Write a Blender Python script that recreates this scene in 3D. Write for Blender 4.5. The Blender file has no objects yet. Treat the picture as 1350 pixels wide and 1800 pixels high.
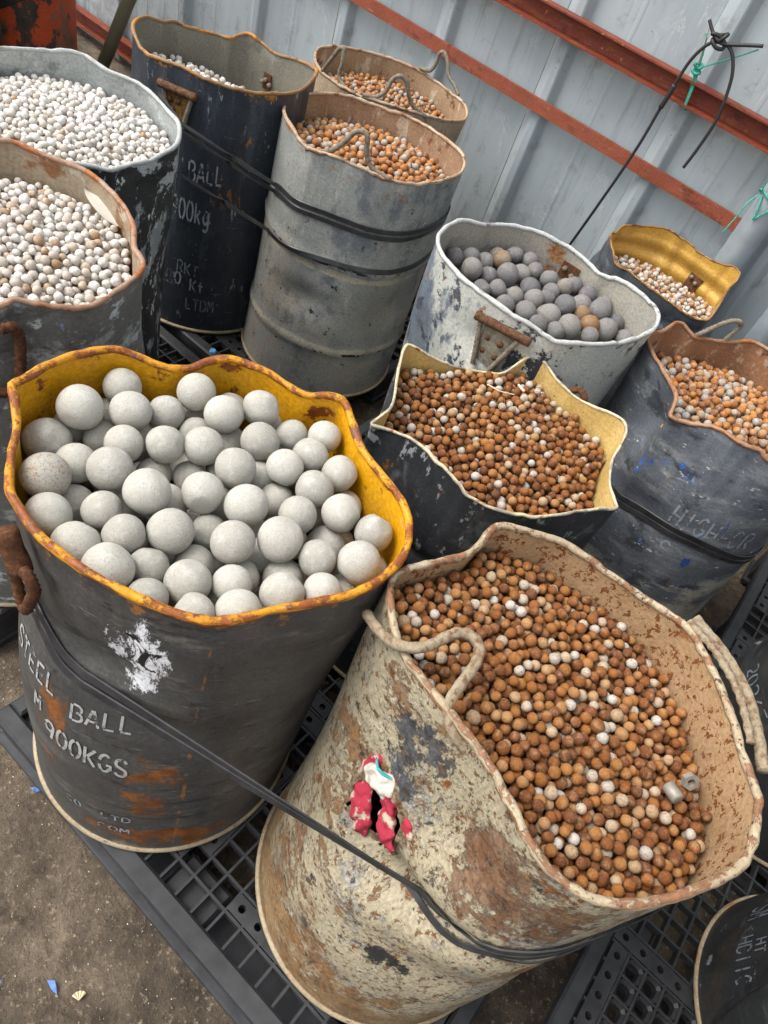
import bpy, bmesh, math, random
import numpy as np
from mathutils import Vector, Matrix

PI = math.pi
RNG = np.random.default_rng(11)
random.seed(7)
scene = bpy.context.scene
COL = scene.collection

# ------------------------------------------------------------------ camera
RIGHT = Vector((0.73597709, 0.61998628, 0.27194621))
UP = Vector((-0.62481544, 0.4673742, 0.62543347))
FWD = Vector((-0.26065953, 0.63022089, -0.7313537))
CAM = Vector((0.0, 0.0, 1.84))
cd = bpy.data.cameras.new('camera')
cam = bpy.data.objects.new('camera', cd)
COL.objects.link(cam)
cd.sensor_fit = 'VERTICAL'; cd.sensor_height = 36.0; cd.lens = 25.0
cd.clip_start = 0.02; cd.clip_end = 500
m = Matrix((RIGHT, UP, -FWD)).transposed().to_4x4(); m.translation = CAM
cam.matrix_world = m
scene.camera = cam

# ------------------------------------------------------------------ light
SUN_EL, SUN_AZ = math.radians(54), math.radians(236)   # compass-like azimuth, 0 = +Y, clockwise
world = bpy.data.worlds.new('World'); scene.world = world; world.use_nodes = True
wn = world.node_tree; wn.nodes.clear()
sky = wn.nodes.new('ShaderNodeTexSky'); sky.sky_type = 'NISHITA'; sky.sun_disc = False
sky.sun_elevation = SUN_EL; sky.sun_rotation = SUN_AZ; sky.air_density = 1.0; sky.dust_density = 4.0; sky.ozone_density = 1.0
hs = wn.nodes.new('ShaderNodeHueSaturation'); hs.inputs['Saturation'].default_value = 0.22
bg = wn.nodes.new('ShaderNodeBackground'); bg.inputs['Strength'].default_value = 0.15
wo = wn.nodes.new('ShaderNodeOutputWorld')
wn.links.new(sky.outputs[0], hs.inputs['Color']); wn.links.new(hs.outputs[0], bg.inputs['Color']); wn.links.new(bg.outputs[0], wo.inputs['Surface'])
sd = bpy.data.lights.new('sun', 'SUN'); sd.energy = 0.65; sd.angle = math.radians(30); sd.color = (1.0, 0.965, 0.91)
sun = bpy.data.objects.new('sun', sd); COL.objects.link(sun)
sv = Vector((math.sin(SUN_AZ) * math.cos(SUN_EL), math.cos(SUN_AZ) * math.cos(SUN_EL), math.sin(SUN_EL)))
sun.rotation_euler = sv.to_track_quat('Z', 'Y').to_euler()
sun.location = (0, -3, 8)
scene.view_settings.view_transform = 'Standard'; scene.view_settings.look = 'None'
scene.view_settings.gamma = 1.0; scene.view_settings.use_curve_mapping = False
scene.view_settings.exposure = 1.2
scene.cycles.max_bounces = 7

# ------------------------------------------------------------------ helpers
def H(h):
    h = h.lstrip('#'); c = [int(h[i:i + 2], 16) / 255 for i in (0, 2, 4)]
    return tuple(x / 12.92 if x <= 0.04045 else ((x + 0.055) / 1.055) ** 2.4 for x in c)

class G:
    """small wrapper to write node graphs"""
    def __init__(s, name):
        s.mat = bpy.data.materials.new(name); s.mat.use_nodes = True
        s.t = s.mat.node_tree; s.t.nodes.clear()
        s.out = s.t.nodes.new('ShaderNodeOutputMaterial')
        s.p = s.t.nodes.new('ShaderNodeBsdfPrincipled')
        s.t.links.new(s.p.outputs[0], s.out.inputs['Surface'])
    def put(s, sock, v):
        if hasattr(v, 'is_linked') or isinstance(v, bpy.types.NodeSocket): s.t.links.new(v, sock)
        elif isinstance(v, (tuple, list)) and sock.type == 'RGBA' and len(v) == 3: sock.default_value = (*v, 1)
        else: sock.default_value = v
    def math(s, op, a, b=0.0, clamp=False):
        n = s.t.nodes.new('ShaderNodeMath'); n.operation = op; n.use_clamp = clamp
        s.put(n.inputs[0], a); s.put(n.inputs[1], b); return n.outputs[0]
    def vmath(s, op, a, b):
        n = s.t.nodes.new('ShaderNodeVectorMath'); n.operation = op
        s.put(n.inputs[0], a); s.put(n.inputs[1], b)
        return n.outputs['Value'] if op in ('LENGTH', 'DISTANCE', 'DOT_PRODUCT') else n.outputs[0]
    def coord(s, which='Object'):
        n = s.t.nodes.new('ShaderNodeTexCoord'); return n.outputs[which]
    def sep(s, v):
        n = s.t.nodes.new('ShaderNodeSeparateXYZ'); s.put(n.inputs[0], v); return n.outputs
    def noise(s, vec, scale, detail=5.0, rough=0.6, dist=0.0):
        n = s.t.nodes.new('ShaderNodeTexNoise'); s.put(n.inputs['Vector'], vec)
        n.inputs['Scale'].default_value = scale; n.inputs['Detail'].default_value = detail
        n.inputs['Roughness'].default_value = rough; n.inputs['Distortion'].default_value = dist
        return n.outputs['Fac']
    def voro(s, vec, scale, out='Distance'):
        n = s.t.nodes.new('ShaderNodeTexVoronoi'); s.put(n.inputs['Vector'], vec); n.inputs['Scale'].default_value = scale
        return n.outputs[out]
    def mr(s, v, lo, hi, a=0.0, b=1.0):
        n = s.t.nodes.new('ShaderNodeMapRange'); n.interpolation_type = 'SMOOTHSTEP'
        s.put(n.inputs['Value'], v); n.inputs['From Min'].default_value = lo; n.inputs['From Max'].default_value = hi
        n.inputs['To Min'].default_value = a; n.inputs['To Max'].default_value = b; return n.outputs['Result']
    def mix(s, f, a, b):
        n = s.t.nodes.new('ShaderNodeMix'); n.data_type = 'RGBA'
        s.put(n.inputs['Factor'], f); s.put(n.inputs['A'] if False else n.inputs[6], a); s.put(n.inputs[7], b); return n.outputs[2]
    def ramp(s, f, stops, interp='LINEAR'):
        n = s.t.nodes.new('ShaderNodeValToRGB'); r = n.color_ramp; r.interpolation = interp
        while len(r.elements) > 1: r.elements.remove(r.elements[-1])
        r.elements[0].position = stops[0][0]; r.elements[0].color = (*stops[0][1], 1)
        for p, c in stops[1:]:
            e = r.elements.new(p); e.color = (*c, 1)
        s.put(n.inputs[0], f); return n.outputs[0]
    def attr(s, name):
        n = s.t.nodes.new('ShaderNodeAttribute'); n.attribute_name = name; return n.outputs['Fac']
    def rand(s):
        n = s.t.nodes.new('ShaderNodeObjectInfo'); return n.outputs['Random']
    def bump(s, h, strength=0.4, dist=0.004):
        n = s.t.nodes.new('ShaderNodeBump'); n.inputs['Strength'].default_value = strength; n.inputs['Distance'].default_value = dist
        s.put(n.inputs['Height'], h); s.t.links.new(n.outputs[0], s.p.inputs['Normal'])
    def fin(s, col, rough=0.6, metal=0.0, spec=0.4):
        s.put(s.p.inputs['Base Color'], col); s.put(s.p.inputs['Roughness'], rough)
        s.put(s.p.inputs['Metallic'], metal); s.p.inputs['Specular IOR Level'].default_value = spec
        return s.mat

def plain(name, c, rough=0.6, var=0.25, scale=30.0, metal=0.0, c2=None, bump=0.0, spec=0.4):
    g = G(name); o = g.coord()
    n = g.noise(o, scale, 6); n2 = g.noise(o, scale * 0.18, 3)
    f = g.mr(g.math('ADD', g.math('MULTIPLY', n, 0.6), g.math('MULTIPLY', n2, 0.4)), 0.3, 0.7)
    a = tuple(x * (1 - var) for x in c); b = c2 or tuple(min(1, x * (1 + var)) for x in c)
    if bump: g.bump(n, bump, 0.002)
    return g.fin(g.mix(f, a, b), rough, metal, spec)

def layered(name, base, layers, rough=0.55, fine=0.25, bump=0.3, spec=0.4, metal=0.0, seed=0.0):
    """weathered sheet metal: a mottled base colour under masked coats (chips, rust, scrapes, dust) in u/v metres"""
    g = G(name); uv = g.coord('UV')
    sh = g.vmath('ADD', uv, (seed * 3.1, seed * 1.7, seed))
    n0 = g.noise(sh, 9.0, 8, 0.65)
    col = g.mix(g.mr(n0, 0.32, 0.68), base[0], base[1])
    hgt = g.math('MULTIPLY', g.noise(sh, 60, 4), 0.15)
    rgh = rough
    for k, L in enumerate(layers):
        st = L.get('st', (1, 1))
        v = g.vmath('ADD', g.vmath('MULTIPLY', uv, (st[0], st[1], 1)), (k * 5.3 + seed, k * 2.9 - seed, k * 1.3))
        f = g.noise(v, L.get('s', 10), L.get('d', 10), L.get('r', 0.70), L.get('dist', 0.0))
        f = g.math('ADD', g.math('MULTIPLY', f, 1.3), -0.15)
        if 'reg' in L:
            u0, v0, ru, rv = L['reg']
            q = g.vmath('MULTIPLY', g.vmath('SUBTRACT', uv, (u0, v0, 0)), (1 / ru, 1 / rv, 0))
            rg = g.mr(g.vmath('LENGTH', q, (0, 0, 0)), 0.35, 1.15, 1.0, 0.0)
            f = g.math('ADD', f, g.math('MULTIPLY', g.math('SUBTRACT', rg, 1.0), L.get('k', 0.45)))
        if 'vg' in L:      # more of it towards one height
            a, b = L['vg']
            vv = g.sep(uv)[1]
            w = g.mr(vv, min(a, b), max(a, b), 0.0 if a < b else 1.0, 1.0 if a < b else 0.0)
            f = g.math('ADD', f, g.math('MULTIPLY', g.math('SUBTRACT', w, 1.0), L.get('k', 0.45)))
        msk = g.math('MULTIPLY', g.mr(f, L['lo'], L['hi']), L.get('amt', 1.0))
        c = L['c']
        if 'c2' in L: c = g.mix(g.mr(g.noise(v, L.get('s', 10) * 3.1 / max(st), 6), 0.35, 0.65), L['c'], L['c2'])
        col = g.mix(msk, col, c)
        if L.get('h', 0): hgt = g.math('ADD', hgt, g.math('MULTIPLY', msk, L['h']))
        if 'ro' in L:
            rgh = g.mr(msk, 0, 1, rgh if isinstance(rgh, float) else rough, L['ro']) if isinstance(rgh, float) else rgh
    gr = g.noise(g.vmath('MULTIPLY', sh, (1, 0.35, 1)), 26, 6, 0.7)      # rain streaks and grime
    col = g.mix(g.math('MULTIPLY', g.mr(gr, 0.54, 0.72), 0.28), col, H('6b5f50'))
    sc = g.noise(g.vmath('MULTIPLY', sh, (0.5, 5, 1)), 30, 4, 0.7, 0.6)   # fine scratches
    col = g.mix(g.math('MULTIPLY', g.mr(sc, 0.64, 0.70), 0.35), col, H('a8a49c'))
    fn = g.mr(g.noise(sh, 130, 4, 0.7), 0.25, 0.75, 1 - fine, 1 + fine)
    mul = g.t.nodes.new('ShaderNodeMix'); mul.data_type = 'RGBA'; mul.blend_type = 'MULTIPLY'; mul.inputs[0].default_value = 1.0
    g.put(mul.inputs[6], col)
    cmb = g.t.nodes.new('ShaderNodeCombineColor'); [g.put(cmb.inputs[i], fn) for i in range(3)]
    g.put(mul.inputs[7], cmb.outputs[0])
    g.bump(hgt, bump, 0.003)
    return g.fin(mul.outputs[2], rgh, metal, spec)

def rusty(name, cols, scale=40.0, rough=0.8):
    """pitted bare steel: several rust tones in patches and specks"""
    scale *= 3.0; cols = [tuple(x * 0.72 for x in c) for c in cols]
    g = G(name); o = g.coord(); n = g.noise(o, scale, 8, 0.72); n2 = g.noise(o, scale * 4, 5, 0.7); n3 = g.noise(o, scale * 0.35, 3)
    f = g.math('ADD', g.math('MULTIPLY', n, 0.75), g.math('MULTIPLY', n3, 0.25)); k = len(cols)
    col = g.ramp(f, [(0.34 + 0.32 * i / (k - 1), c) for i, c in enumerate(cols)])
    col = g.mix(g.math('MULTIPLY', g.mr(n2, 0.58, 0.68), 0.6), col, tuple(x * 0.45 for x in cols[0]))
    g.bump(g.math('ADD', n, n2), 0.6, 0.003)
    return g.fin(col, rough, 0, 0.3)

def link_mesh(name, verts, faces, mat=None, parent=None, smooth=True, uvs=None):
    me = bpy.data.meshes.new(name)
    me.from_pydata([tuple(v) for v in verts], [], [tuple(f) for f in faces])
    if uvs is not None:
        ul = me.uv_layers.new(name='UVMap')
        li = np.empty(len(me.loops), np.int32); me.loops.foreach_get('vertex_index', li)
        if isinstance(uvs, dict): arr = np.array(uvs['loop'], np.float32)
        else: arr = np.asarray(uvs, np.float32)[li]
        ul.data.foreach_set('uv', arr.ravel())
    if mat is not None: me.materials.append(mat)
    if smooth: me.polygons.foreach_set('use_smooth', np.ones(len(me.polygons), bool))
    me.update()
    o = bpy.data.objects.new(name, me); COL.objects.link(o)
    if parent is not None: o.parent = parent
    return o

def empty(name, loc=(0, 0, 0)):
    o = bpy.data.objects.new(name, None); o.empty_display_size = 0.05; o.location = loc; COL.objects.link(o); return o

def tag(o, label=None, cat=None, group=None, kind=None):
    if label: o['label'] = label
    if cat: o['category'] = cat
    if group: o['group'] = group
    if kind: o['kind'] = kind
    return o

class MB:
    def __init__(s): s.v = []; s.f = []
    def add(s, v, f):
        o = len(s.v); s.v += [tuple(x) for x in v]; s.f += [tuple(i + o for i in q) for q in f]; return s
    def box(s, x0, x1, y0, y1, z0, z1, ch=0.0):
        if ch <= 0:
            v = [(x0, y0, z0), (x1, y0, z0), (x1, y1, z0), (x0, y1, z0), (x0, y0, z1), (x1, y0, z1), (x1, y1, z1), (x0, y1, z1)]
            return s.add(v, [(0, 3, 2, 1), (4, 5, 6, 7), (0, 1, 5, 4), (1, 2, 6, 5), (2, 3, 7, 6), (3, 0, 4, 7)])
        c = ch
        v = [(x0, y0, z0), (x1, y0, z0), (x1, y1, z0), (x0, y1, z0), (x0, y0, z1 - c), (x1, y0, z1 - c), (x1, y1, z1 - c), (x0, y1, z1 - c),
             (x0 + c, y0 + c, z1), (x1 - c, y0 + c, z1), (x1 - c, y1 - c, z1), (x0 + c, y1 - c, z1)]
        return s.add(v, [(0, 3, 2, 1), (0, 1, 5, 4), (1, 2, 6, 5), (2, 3, 7, 6), (3, 0, 4, 7), (4, 5, 9, 8), (5, 6, 10, 9), (6, 7, 11, 10), (7, 4, 8, 11), (8, 9, 10, 11)])
    def build(s, name, mat, parent=None, smooth=False): return link_mesh(name, s.v, s.f, mat, parent, smooth)

def resample(pts, n, closed=False):
    """Catmull-Rom through pts"""
    p = np.array(pts, float); out = []
    N = len(p); segs = N if closed else N - 1
    per = max(2, int(math.ceil(n / segs)))
    for i in range(segs):
        if closed: a, b, c, d = p[(i - 1) % N], p[i], p[(i + 1) % N], p[(i + 2) % N]
        else: a, b, c, d = p[max(i - 1, 0)], p[i], p[i + 1], p[min(i + 2, N - 1)]
        for t in np.linspace(0, 1, per, endpoint=False):
            out.append(0.5 * ((2 * b) + (-a + c) * t + (2 * a - 5 * b + 4 * c - d) * t * t + (-a + 3 * b - 3 * c + d) * t ** 3))
    if not closed: out.append(p[-1])
    return np.array(out)

def tube(pts, r, seg=8, closed=False, wob=None, bead=None):
    p = np.array(pts, float); n = len(p)
    if closed: tan = np.roll(p, -1, 0) - np.roll(p, 1, 0)
    else:
        tan = np.gradient(p, axis=0)
    tan /= np.linalg.norm(tan, axis=1)[:, None] + 1e-12
    up = np.array([0, 0, 1.0]);
    if abs(tan[0] @ up) > 0.9: up = np.array([1.0, 0, 0])
    nrm = np.cross(tan[0], up); nrm /= np.linalg.norm(nrm); V = []; F = []
    rs = np.full(n, r) if np.isscalar(r) else np.array(r)
    for i in range(n):
        nrm = nrm - tan[i] * (nrm @ tan[i]); nrm /= np.linalg.norm(nrm) + 1e-12
        b = np.cross(tan[i], nrm)
        rr = rs[i] * (1 + (0.14 * ((i % 2) * 2 - 1) if bead else 0)) * (1 + (wob * math.sin(i * 1.7) if wob else 0))
        for k in range(seg):
            a = 2 * PI * k / seg
            V.append(p[i] + rr * (math.cos(a) * nrm + math.sin(a) * b))
    m = n if closed else n - 1
    for i in range(m):
        j = (i + 1) % n
        for k in range(seg):
            q = (k + 1) % seg
            F.append((i * seg + k, i * seg + q, j * seg + q, j * seg + k))
    if not closed:
        F.append(tuple(range(seg - 1, -1, -1))); F.append(tuple((n - 1) * seg + k for k in range(seg)))
    return V, F

def rod(name, pts, r, mat, parent=None, n=40, seg=8, bead=False, wob=None, closed=False):
    q = resample(pts, n, closed); V, F = tube(q, r, seg, closed, wob, bead)
    return link_mesh(name, V, F, mat, parent)

def band(name, pts, nrms, w, th, mat, parent=None):
    """flat strap: centre line pts, outward normals; width lies across both"""
    p = np.array(pts, float); nn = np.array(nrms, float)
    tan = np.gradient(p, axis=0); tan /= np.linalg.norm(tan, axis=1)[:, None]
    side = np.cross(tan, nn); side /= np.linalg.norm(side, axis=1)[:, None]
    nn = np.cross(side, tan)
    V = []; F = []
    for i in range(len(p)):
        for a, b in ((-1, 0), (-0.8, 1), (0.8, 1), (1, 0)):
            V.append(p[i] + side[i] * a * w / 2 + nn[i] * b * th)
    for i in range(len(p) - 1):
        for k in range(4):
            q = (k + 1) % 4
            F.append((i * 4 + k, (i + 1) * 4 + k, (i + 1) * 4 + q, i * 4 + q))
    return link_mesh(name, V, F, mat, parent, smooth=False)

# ------------------------------------------------------------------ ground
def ground_mat():
    g = G('packed_dirt'); o = g.coord()
    a = g.noise(o, 2.2, 8, 0.6, 0.4); b = g.noise(o, 14, 8, 0.7); c = g.noise(o, 70, 5, 0.7)
    f = g.math('ADD', g.math('MULTIPLY', a, 0.5), g.math('MULTIPLY', b, 0.5))
    col = g.ramp(f, [(0.36, H('2b2620')), (0.45, H('443b31')), (0.54, H('5a4f42')), (0.66, H('7a6c5b'))])
    col = g.mix(g.math('MULTIPLY', g.mr(c, 0.55, 0.70), 0.7), col, H('9a8a74'))
    col = g.mix(g.math('MULTIPLY', g.mr(g.noise(o, 160, 3, 0.7), 0.58, 0.66), 0.6), col, H('2a231c'))
    col = g.mix(g.mr(g.noise(o, 5.0, 4), 0.60, 0.68), col, H('3b3229'))
    v = g.voro(o, 85.0); col = g.mix(g.mr(v, 0.10, 0.04), col, H('9d8e76'))
    v2 = g.voro(g.vmath('ADD', o, (3.1, 1.7, 0)), 38.0); col = g.mix(g.mr(v2, 0.14, 0.07), col, H('57483a'))
    h = g.math('ADD', g.math('MULTIPLY', b, 1.0), g.math('MULTIPLY', c, 0.5))
    g.bump(h, 0.9, 0.016)
    return g.fin(col, 0.85, 0, 0.3)
def grid_axis(lo, hi, near0, near1, step):
    near = np.arange(near0, near1 + 1e-6, step)
    return np.concatenate([np.linspace(lo, near0, 12)[:-1], near, np.linspace(near1, hi, 12)[1:]])
gx = grid_axis(-120, 120, -1.6, 2.0, 0.03); gy = grid_axis(-120, 120, -1.0, 1.6, 0.03)
XX, YY = np.meshgrid(gx, gy)
ZZ = 0.006 * np.sin(XX * 5.1 + 1) * np.sin(YY * 4.3) + 0.004 * np.sin(XX * 17 + YY * 9) * np.sin(YY * 21 - XX * 6) - 0.012
ZZ[(np.abs(XX) > 3) | (np.abs(YY) > 3)] = -0.012
nx, ny = len(gx), len(gy)
gv = np.c_[XX.ravel(), YY.ravel(), ZZ.ravel()]
gf = [(j * nx + i, j * nx + i + 1, (j + 1) * nx + i + 1, (j + 1) * nx + i) for j in range(ny - 1) for i in range(nx - 1)]
tag(link_mesh('ground', gv, gf, ground_mat()), kind='structure')

# loose chips and grit on the dirt
def chips(name, n, size, mat, label, cat, seed, xr=(-1.25, 1.3), yr=(-0.75, 0.5)):
    r = np.random.default_rng(seed); V = []; F = []
    for _ in range(n):
        x, y = r.uniform(*xr), r.uniform(*yr); s = size * r.uniform(0.4, 1.3) ; a = r.uniform(0, 2 * PI)
        k = r.integers(3, 6); o = len(V)
        z = 0.006 * math.sin(x * 5.1 + 1) * math.sin(y * 4.3) + 0.004 * math.sin(x * 17 + y * 9) * math.sin(y * 21 - x * 6) - 0.012
        for lvl, sc in ((0, 1.0), (1, 0.7)):
            for i in range(k):
                q = a + 2 * PI * i / k; e = s * sc * (1 if lvl == 0 else 1) * (0.75 + 0.5 * ((i * 7) % 3) / 2)
                V.append((x + e * math.cos(q), y + 0.7 * e * math.sin(q), z - 0.001 + lvl * s * 0.55))
        F.append(tuple(o + k + i for i in range(k)))
        F += [(o + i, o + (i + 1) % k, o + k + (i + 1) % k, o + k + i) for i in range(k)]
    ob = link_mesh(name, V, F, mat, None, False); tag(ob, label, cat, kind='stuff'); return ob
chips('gravel', 1500, 0.0048, plain('gravel_stone', H('84735c'), 0.9, 0.45, 9), 'small brown stones and grit bedded in the dirt ground', 'gravel', 5)
chips('debris', 1500, 0.0021, plain('pale_chip', H('c9c1b2'), 0.7, 0.2, 9), 'tiny pale chips and flakes sprinkled over the dirt', 'debris', 6)

# ------------------------------------------------------------------ corrugated wall
def wall_mat():
    g = G('grey_painted_sheet'); o = g.coord()
    s = g.vmath('MULTIPLY', o, (1, 1, 0.18))
    a = g.noise(s, 3.0, 6, 0.6); b = g.noise(g.vmath('MULTIPLY', o, (1, 1, 0.35)), 14, 7, 0.7)
    col = g.mix(g.mr(a, 0.3, 0.7), H('8f989c'), H('a6aeb0'))
    col = g.mix(g.mr(b, 0.58, 0.75), col, H('b9bdbb'))
    col = g.mix(g.mr(g.noise(s, 9, 5), 0.62, 0.72), col, H('868b89'))
    w = g.noise(g.vmath('MULTIPLY', o, (1, 1, 0.5)), 6.0, 10, 0.75, 1.2)
    line = g.mr(g.math('ABSOLUTE', g.math('SUBTRACT', w, 0.5)), 0.012, 0.002)
    col = g.mix(g.math('MULTIPLY', g.math('MULTIPLY', line, g.mr(g.noise(o, 1.6, 3), 0.52, 0.66)), 0.6), col, H('d5d3cf'))
    rs = g.noise(g.vmath('MULTIPLY', o, (1, 1, 0.6)), 7.5, 9, 0.7)
    col = g.mix(g.math('MULTIPLY', g.mr(rs, 0.69, 0.76), 0.8), col, H('8c6a50'))
    dr = g.noise(g.vmath('MULTIPLY', o, (1, 1, 0.06)), 26, 6, 0.7)      # dirt runs
    col = g.mix(g.math('MULTIPLY', g.mr(dr, 0.54, 0.68), 0.45), col, H('6f7374'))
    gz = g.mr(g.sep(o)[2], 0.0, 0.9, 1.0, 0.0)
    col = g.mix(g.math('MULTIPLY', g.mr(g.math('ADD', g.noise(o, 11, 7, 0.7), g.math('MULTIPLY', gz, 0.12)), 0.55, 0.70), 0.5), col, H('77756f'))
    col = g.mix(g.math('MULTIPLY', g.mr(g.noise(o, 45, 4, 0.7), 0.66, 0.70), 0.7), col, H('5d5a55'))
    g.bump(g.math('ADD', a, g.math('MULTIPLY', b, 0.3)), 0.16, 0.012)
    return g.fin(col, 0.5, 0.0, 0.4)
WALL = tag(empty('corrugated_wall', (-1.5, 3.0, 0)), 'tall grey corrugated sheet wall with red oxide rails behind the drums', 'wall')
WM = wall_mat()
PITCH = 0.535
def P_(dx, dy, o): return (dx, dy, o)
prof = [(-0.064, 0.0), (-0.060, -0.003), (-0.022, -0.034), (-0.016, -0.038), (0.012, -0.038), (0.018, -0.034), (0.036, -0.004), (0.040, 0.0),
        (0.20, 0.0), (0.205, -0.0015), (0.215, -0.0015), (0.22, 0.0), (PITCH - 0.066, 0.0)]
pm = None
for k in range(-6, 16):
    xr = -0.772 - PITCH * k
    if pm is None:
        V = []; F = []; n = len(prof); zz = [-0.02, 0.8, 1.6, 2.4, 3.3]
        for z in zz:
            for dx, dy in prof: V.append((dx, dy, z))
        for z in zz:
            for dx, dy in prof: V.append((dx, dy + 0.002, z))
        M_ = n * len(zz)
        for j in range(len(zz) - 1):
            for i in range(n - 1):
                a = j * n + i; F.append((a, a + 1, a + n + 1, a + n)); F.append((M_ + a, M_ + a + n, M_ + a + n + 1, M_ + a + 1))
            a = j * n; F.append((a, a + n, M_ + a + n, M_ + a)); a = j * n + n - 1; F.append((a, M_ + a, M_ + a + n, a + n))
        o = link_mesh('panel', V, F, WM, WALL, False); pm = o.data
    else:
        o = bpy.data.objects.new('panel', pm); COL.objects.link(o); o.parent = WALL
    o.location = (xr + 1.5, 0.0025 * (k % 2), 0)
RED = layered('red_oxide_steel', (H('7d3f2a'), H('8d4a33')), [
    dict(c=H('5a2c1b'), s=6, st=(1, 3), lo=0.55, hi=0.66, amt=0.8), dict(c=H('a2683f'), s=22, lo=0.66, hi=0.72, amt=0.7), dict(c=H('3b2116'), s=30, st=(1, 0.3), lo=0.64, hi=0.7, amt=0.7)], 0.62)
def uvbox(name, x0, x1, y0, y1, z0, z1, mat, parent):
    mb = MB().box(x0, x1, y0, y1, z0, z1); uv = [(v[0], v[2] + v[1]) for v in mb.v]
    return link_mesh(name, [(v[0] + 1.5, v[1] - 3.0, v[2]) for v in mb.v], mb.f, mat, parent, False, uv)
uvbox('flat_rail', -5.2, -0.385, 2.943, 2.959, 0.914, 0.964, RED, WALL)
def channel(x0, x1, z0, z1, y0, name):
    t = 0.006; d = 0.055
    prof2 = [(y0, z1), (y0 - d, z1), (y0 - d, z1 - t), (y0 - t, z1 - t * 1.6), (y0 - t, z0 + t * 1.6), (y0 - d, z0 + t), (y0 - d, z0), (y0, z0)]
    V = [(x + 1.5, y - 3.0, z) for x in (x0, x1) for y, z in prof2]; n = len(prof2)
    F = [(i, (i + 1) % n, n + (i + 1) % n, n + i) for i in range(n)] + [tuple(range(n - 1, -1, -1)), tuple(range(n, 2 * n))]
    uv = [(v[0], v[2] + v[1]) for v in V]
    return link_mesh(name, V, F, RED2, WALL, False, uv)
RED2 = layered('rusty_channel_steel', (H('6a2a1c'), H('7a3624')), [
    dict(c=H('8a4a22'), c2=H('6b3a1c'), s=10, st=(1, 4), lo=0.50, hi=0.62, amt=0.8), dict(c=H('c58a3c'), s=45, lo=0.67, hi=0.71, amt=0.9), dict(c=H('2d1711'), s=14, lo=0.62, hi=0.7, amt=0.6)], 0.6)
channel(-5.2, 3.2, 1.186, 1.262, 2.960, 'channel_rail')
channel(-8.0, 3.2, 0.052, 0.134, 2.960, 'channel_rail')

# ------------------------------------------------------------------ posts and pole
GALV = plain('galvanised_steel', H('9aa3a8'), 0.42, 0.12, 14, metal=0.35, c2=H('aab3b8'))
def post(name, x, y, r, h, mat, label, top=None):
    root = tag(empty(name, (x, y, 0)), label, 'post')
    t = top or (0, 0, h)
    q = np.array([(t[0] * k, t[1] * k, t[2] * k) for k in np.linspace(0, 1, 6)])
    V, F = tube(q, r, 20); link_mesh('shaft', V, F, mat, root)
    if name == 'steel_post':
        MB().box(-0.11, 0.11, -0.11, 0.11, -0.01, 0.012, 0.003).build('base_plate', mat, root)
        for sx in (-1, 1):
            for sy in (-1, 1):
                V, F = tube([(sx * 0.085, sy * 0.085, 0.01), (sx * 0.085, sy * 0.085, 0.024)], 0.009, 6); link_mesh('anchor_bolt', V, F, mat, root, False)
    return root
post('steel_post', -0.326, 2.905, 0.053, 3.2, GALV, 'round galvanised post in front of the wall beside the gold-lined drum')
post('steel_post', -0.06, 2.80, 0.05, 3.2, GALV, 'galvanised post at the right edge behind the rust-lined drum')
post('leaning_pole', -3.71, 2.62, 0.033, 1, plain('dull_khaki_pipe', H('6f6a55'), 0.6, 0.2, 10), 'olive grey pipe leaning against the wall behind the drums', top=(0.9, 0.22, 2.05))

# ------------------------------------------------------------------ pallets
PLA = plain('black_plastic', H('292a2c'), 0.5, 0.25, 22, c2=H('3c3d3f'), bump=0.2)
def octa_plate(L, w, t, holes, r):
    """plate L x w with round holes along it"""
    V = []; F = []; n = len(holes) ; seg = 12
    edges = [0] + [(holes[i] + holes[i + 1]) / 2 for i in range(n - 1)] + [L]
    for top in (1, 0):
        z = 0 if top else -t
        for h in range(n):
            x0, x1 = edges[h], edges[h + 1]; cx = holes[h]; o = len(V)
            for k in range(seg):
                a = 2 * PI * (k + 0.5) / seg; V.append((cx + r * math.cos(a), r * math.sin(a), z))
            for k in range(seg):
                a = 2 * PI * (k + 0.5) / seg; c, s_ = math.cos(a), math.sin(a); q = max(abs(c), abs(s_))
                X = cx + (c / q) * (x1 - cx if c > 0 else cx - x0); Y = (s_ / q) * w / 2
                V.append((min(max(X, x0), x1), Y, z))
            for k in range(seg):
                j = (k + 1) % seg
                f = (o + k, o + seg + k, o + seg + j, o + j); F.append(f if top else f[::-1])
    # hole walls
    half = n * 2 * seg
    for h in range(n):
        o = h * 2 * seg
        for k in range(seg):
            j = (k + 1) % seg; F.append((o + k, o + j, half + o + j, half + o + k))
    o = len(V); V += [(0, -w / 2, 0), (L, -w / 2, 0), (L, w / 2, 0), (0, w / 2, 0), (0, -w / 2, -t), (L, -w / 2, -t), (L, w / 2, -t), (0, w / 2, -t)]
    F += [(o, o + 4, o + 5, o + 1), (o + 1, o + 5, o + 6, o + 2), (o + 2, o + 6, o + 7, o + 3), (o + 3, o + 7, o + 4, o)]
    return V, F
LP, WP, HP = 1.2, 1.1, 0.14
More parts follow.
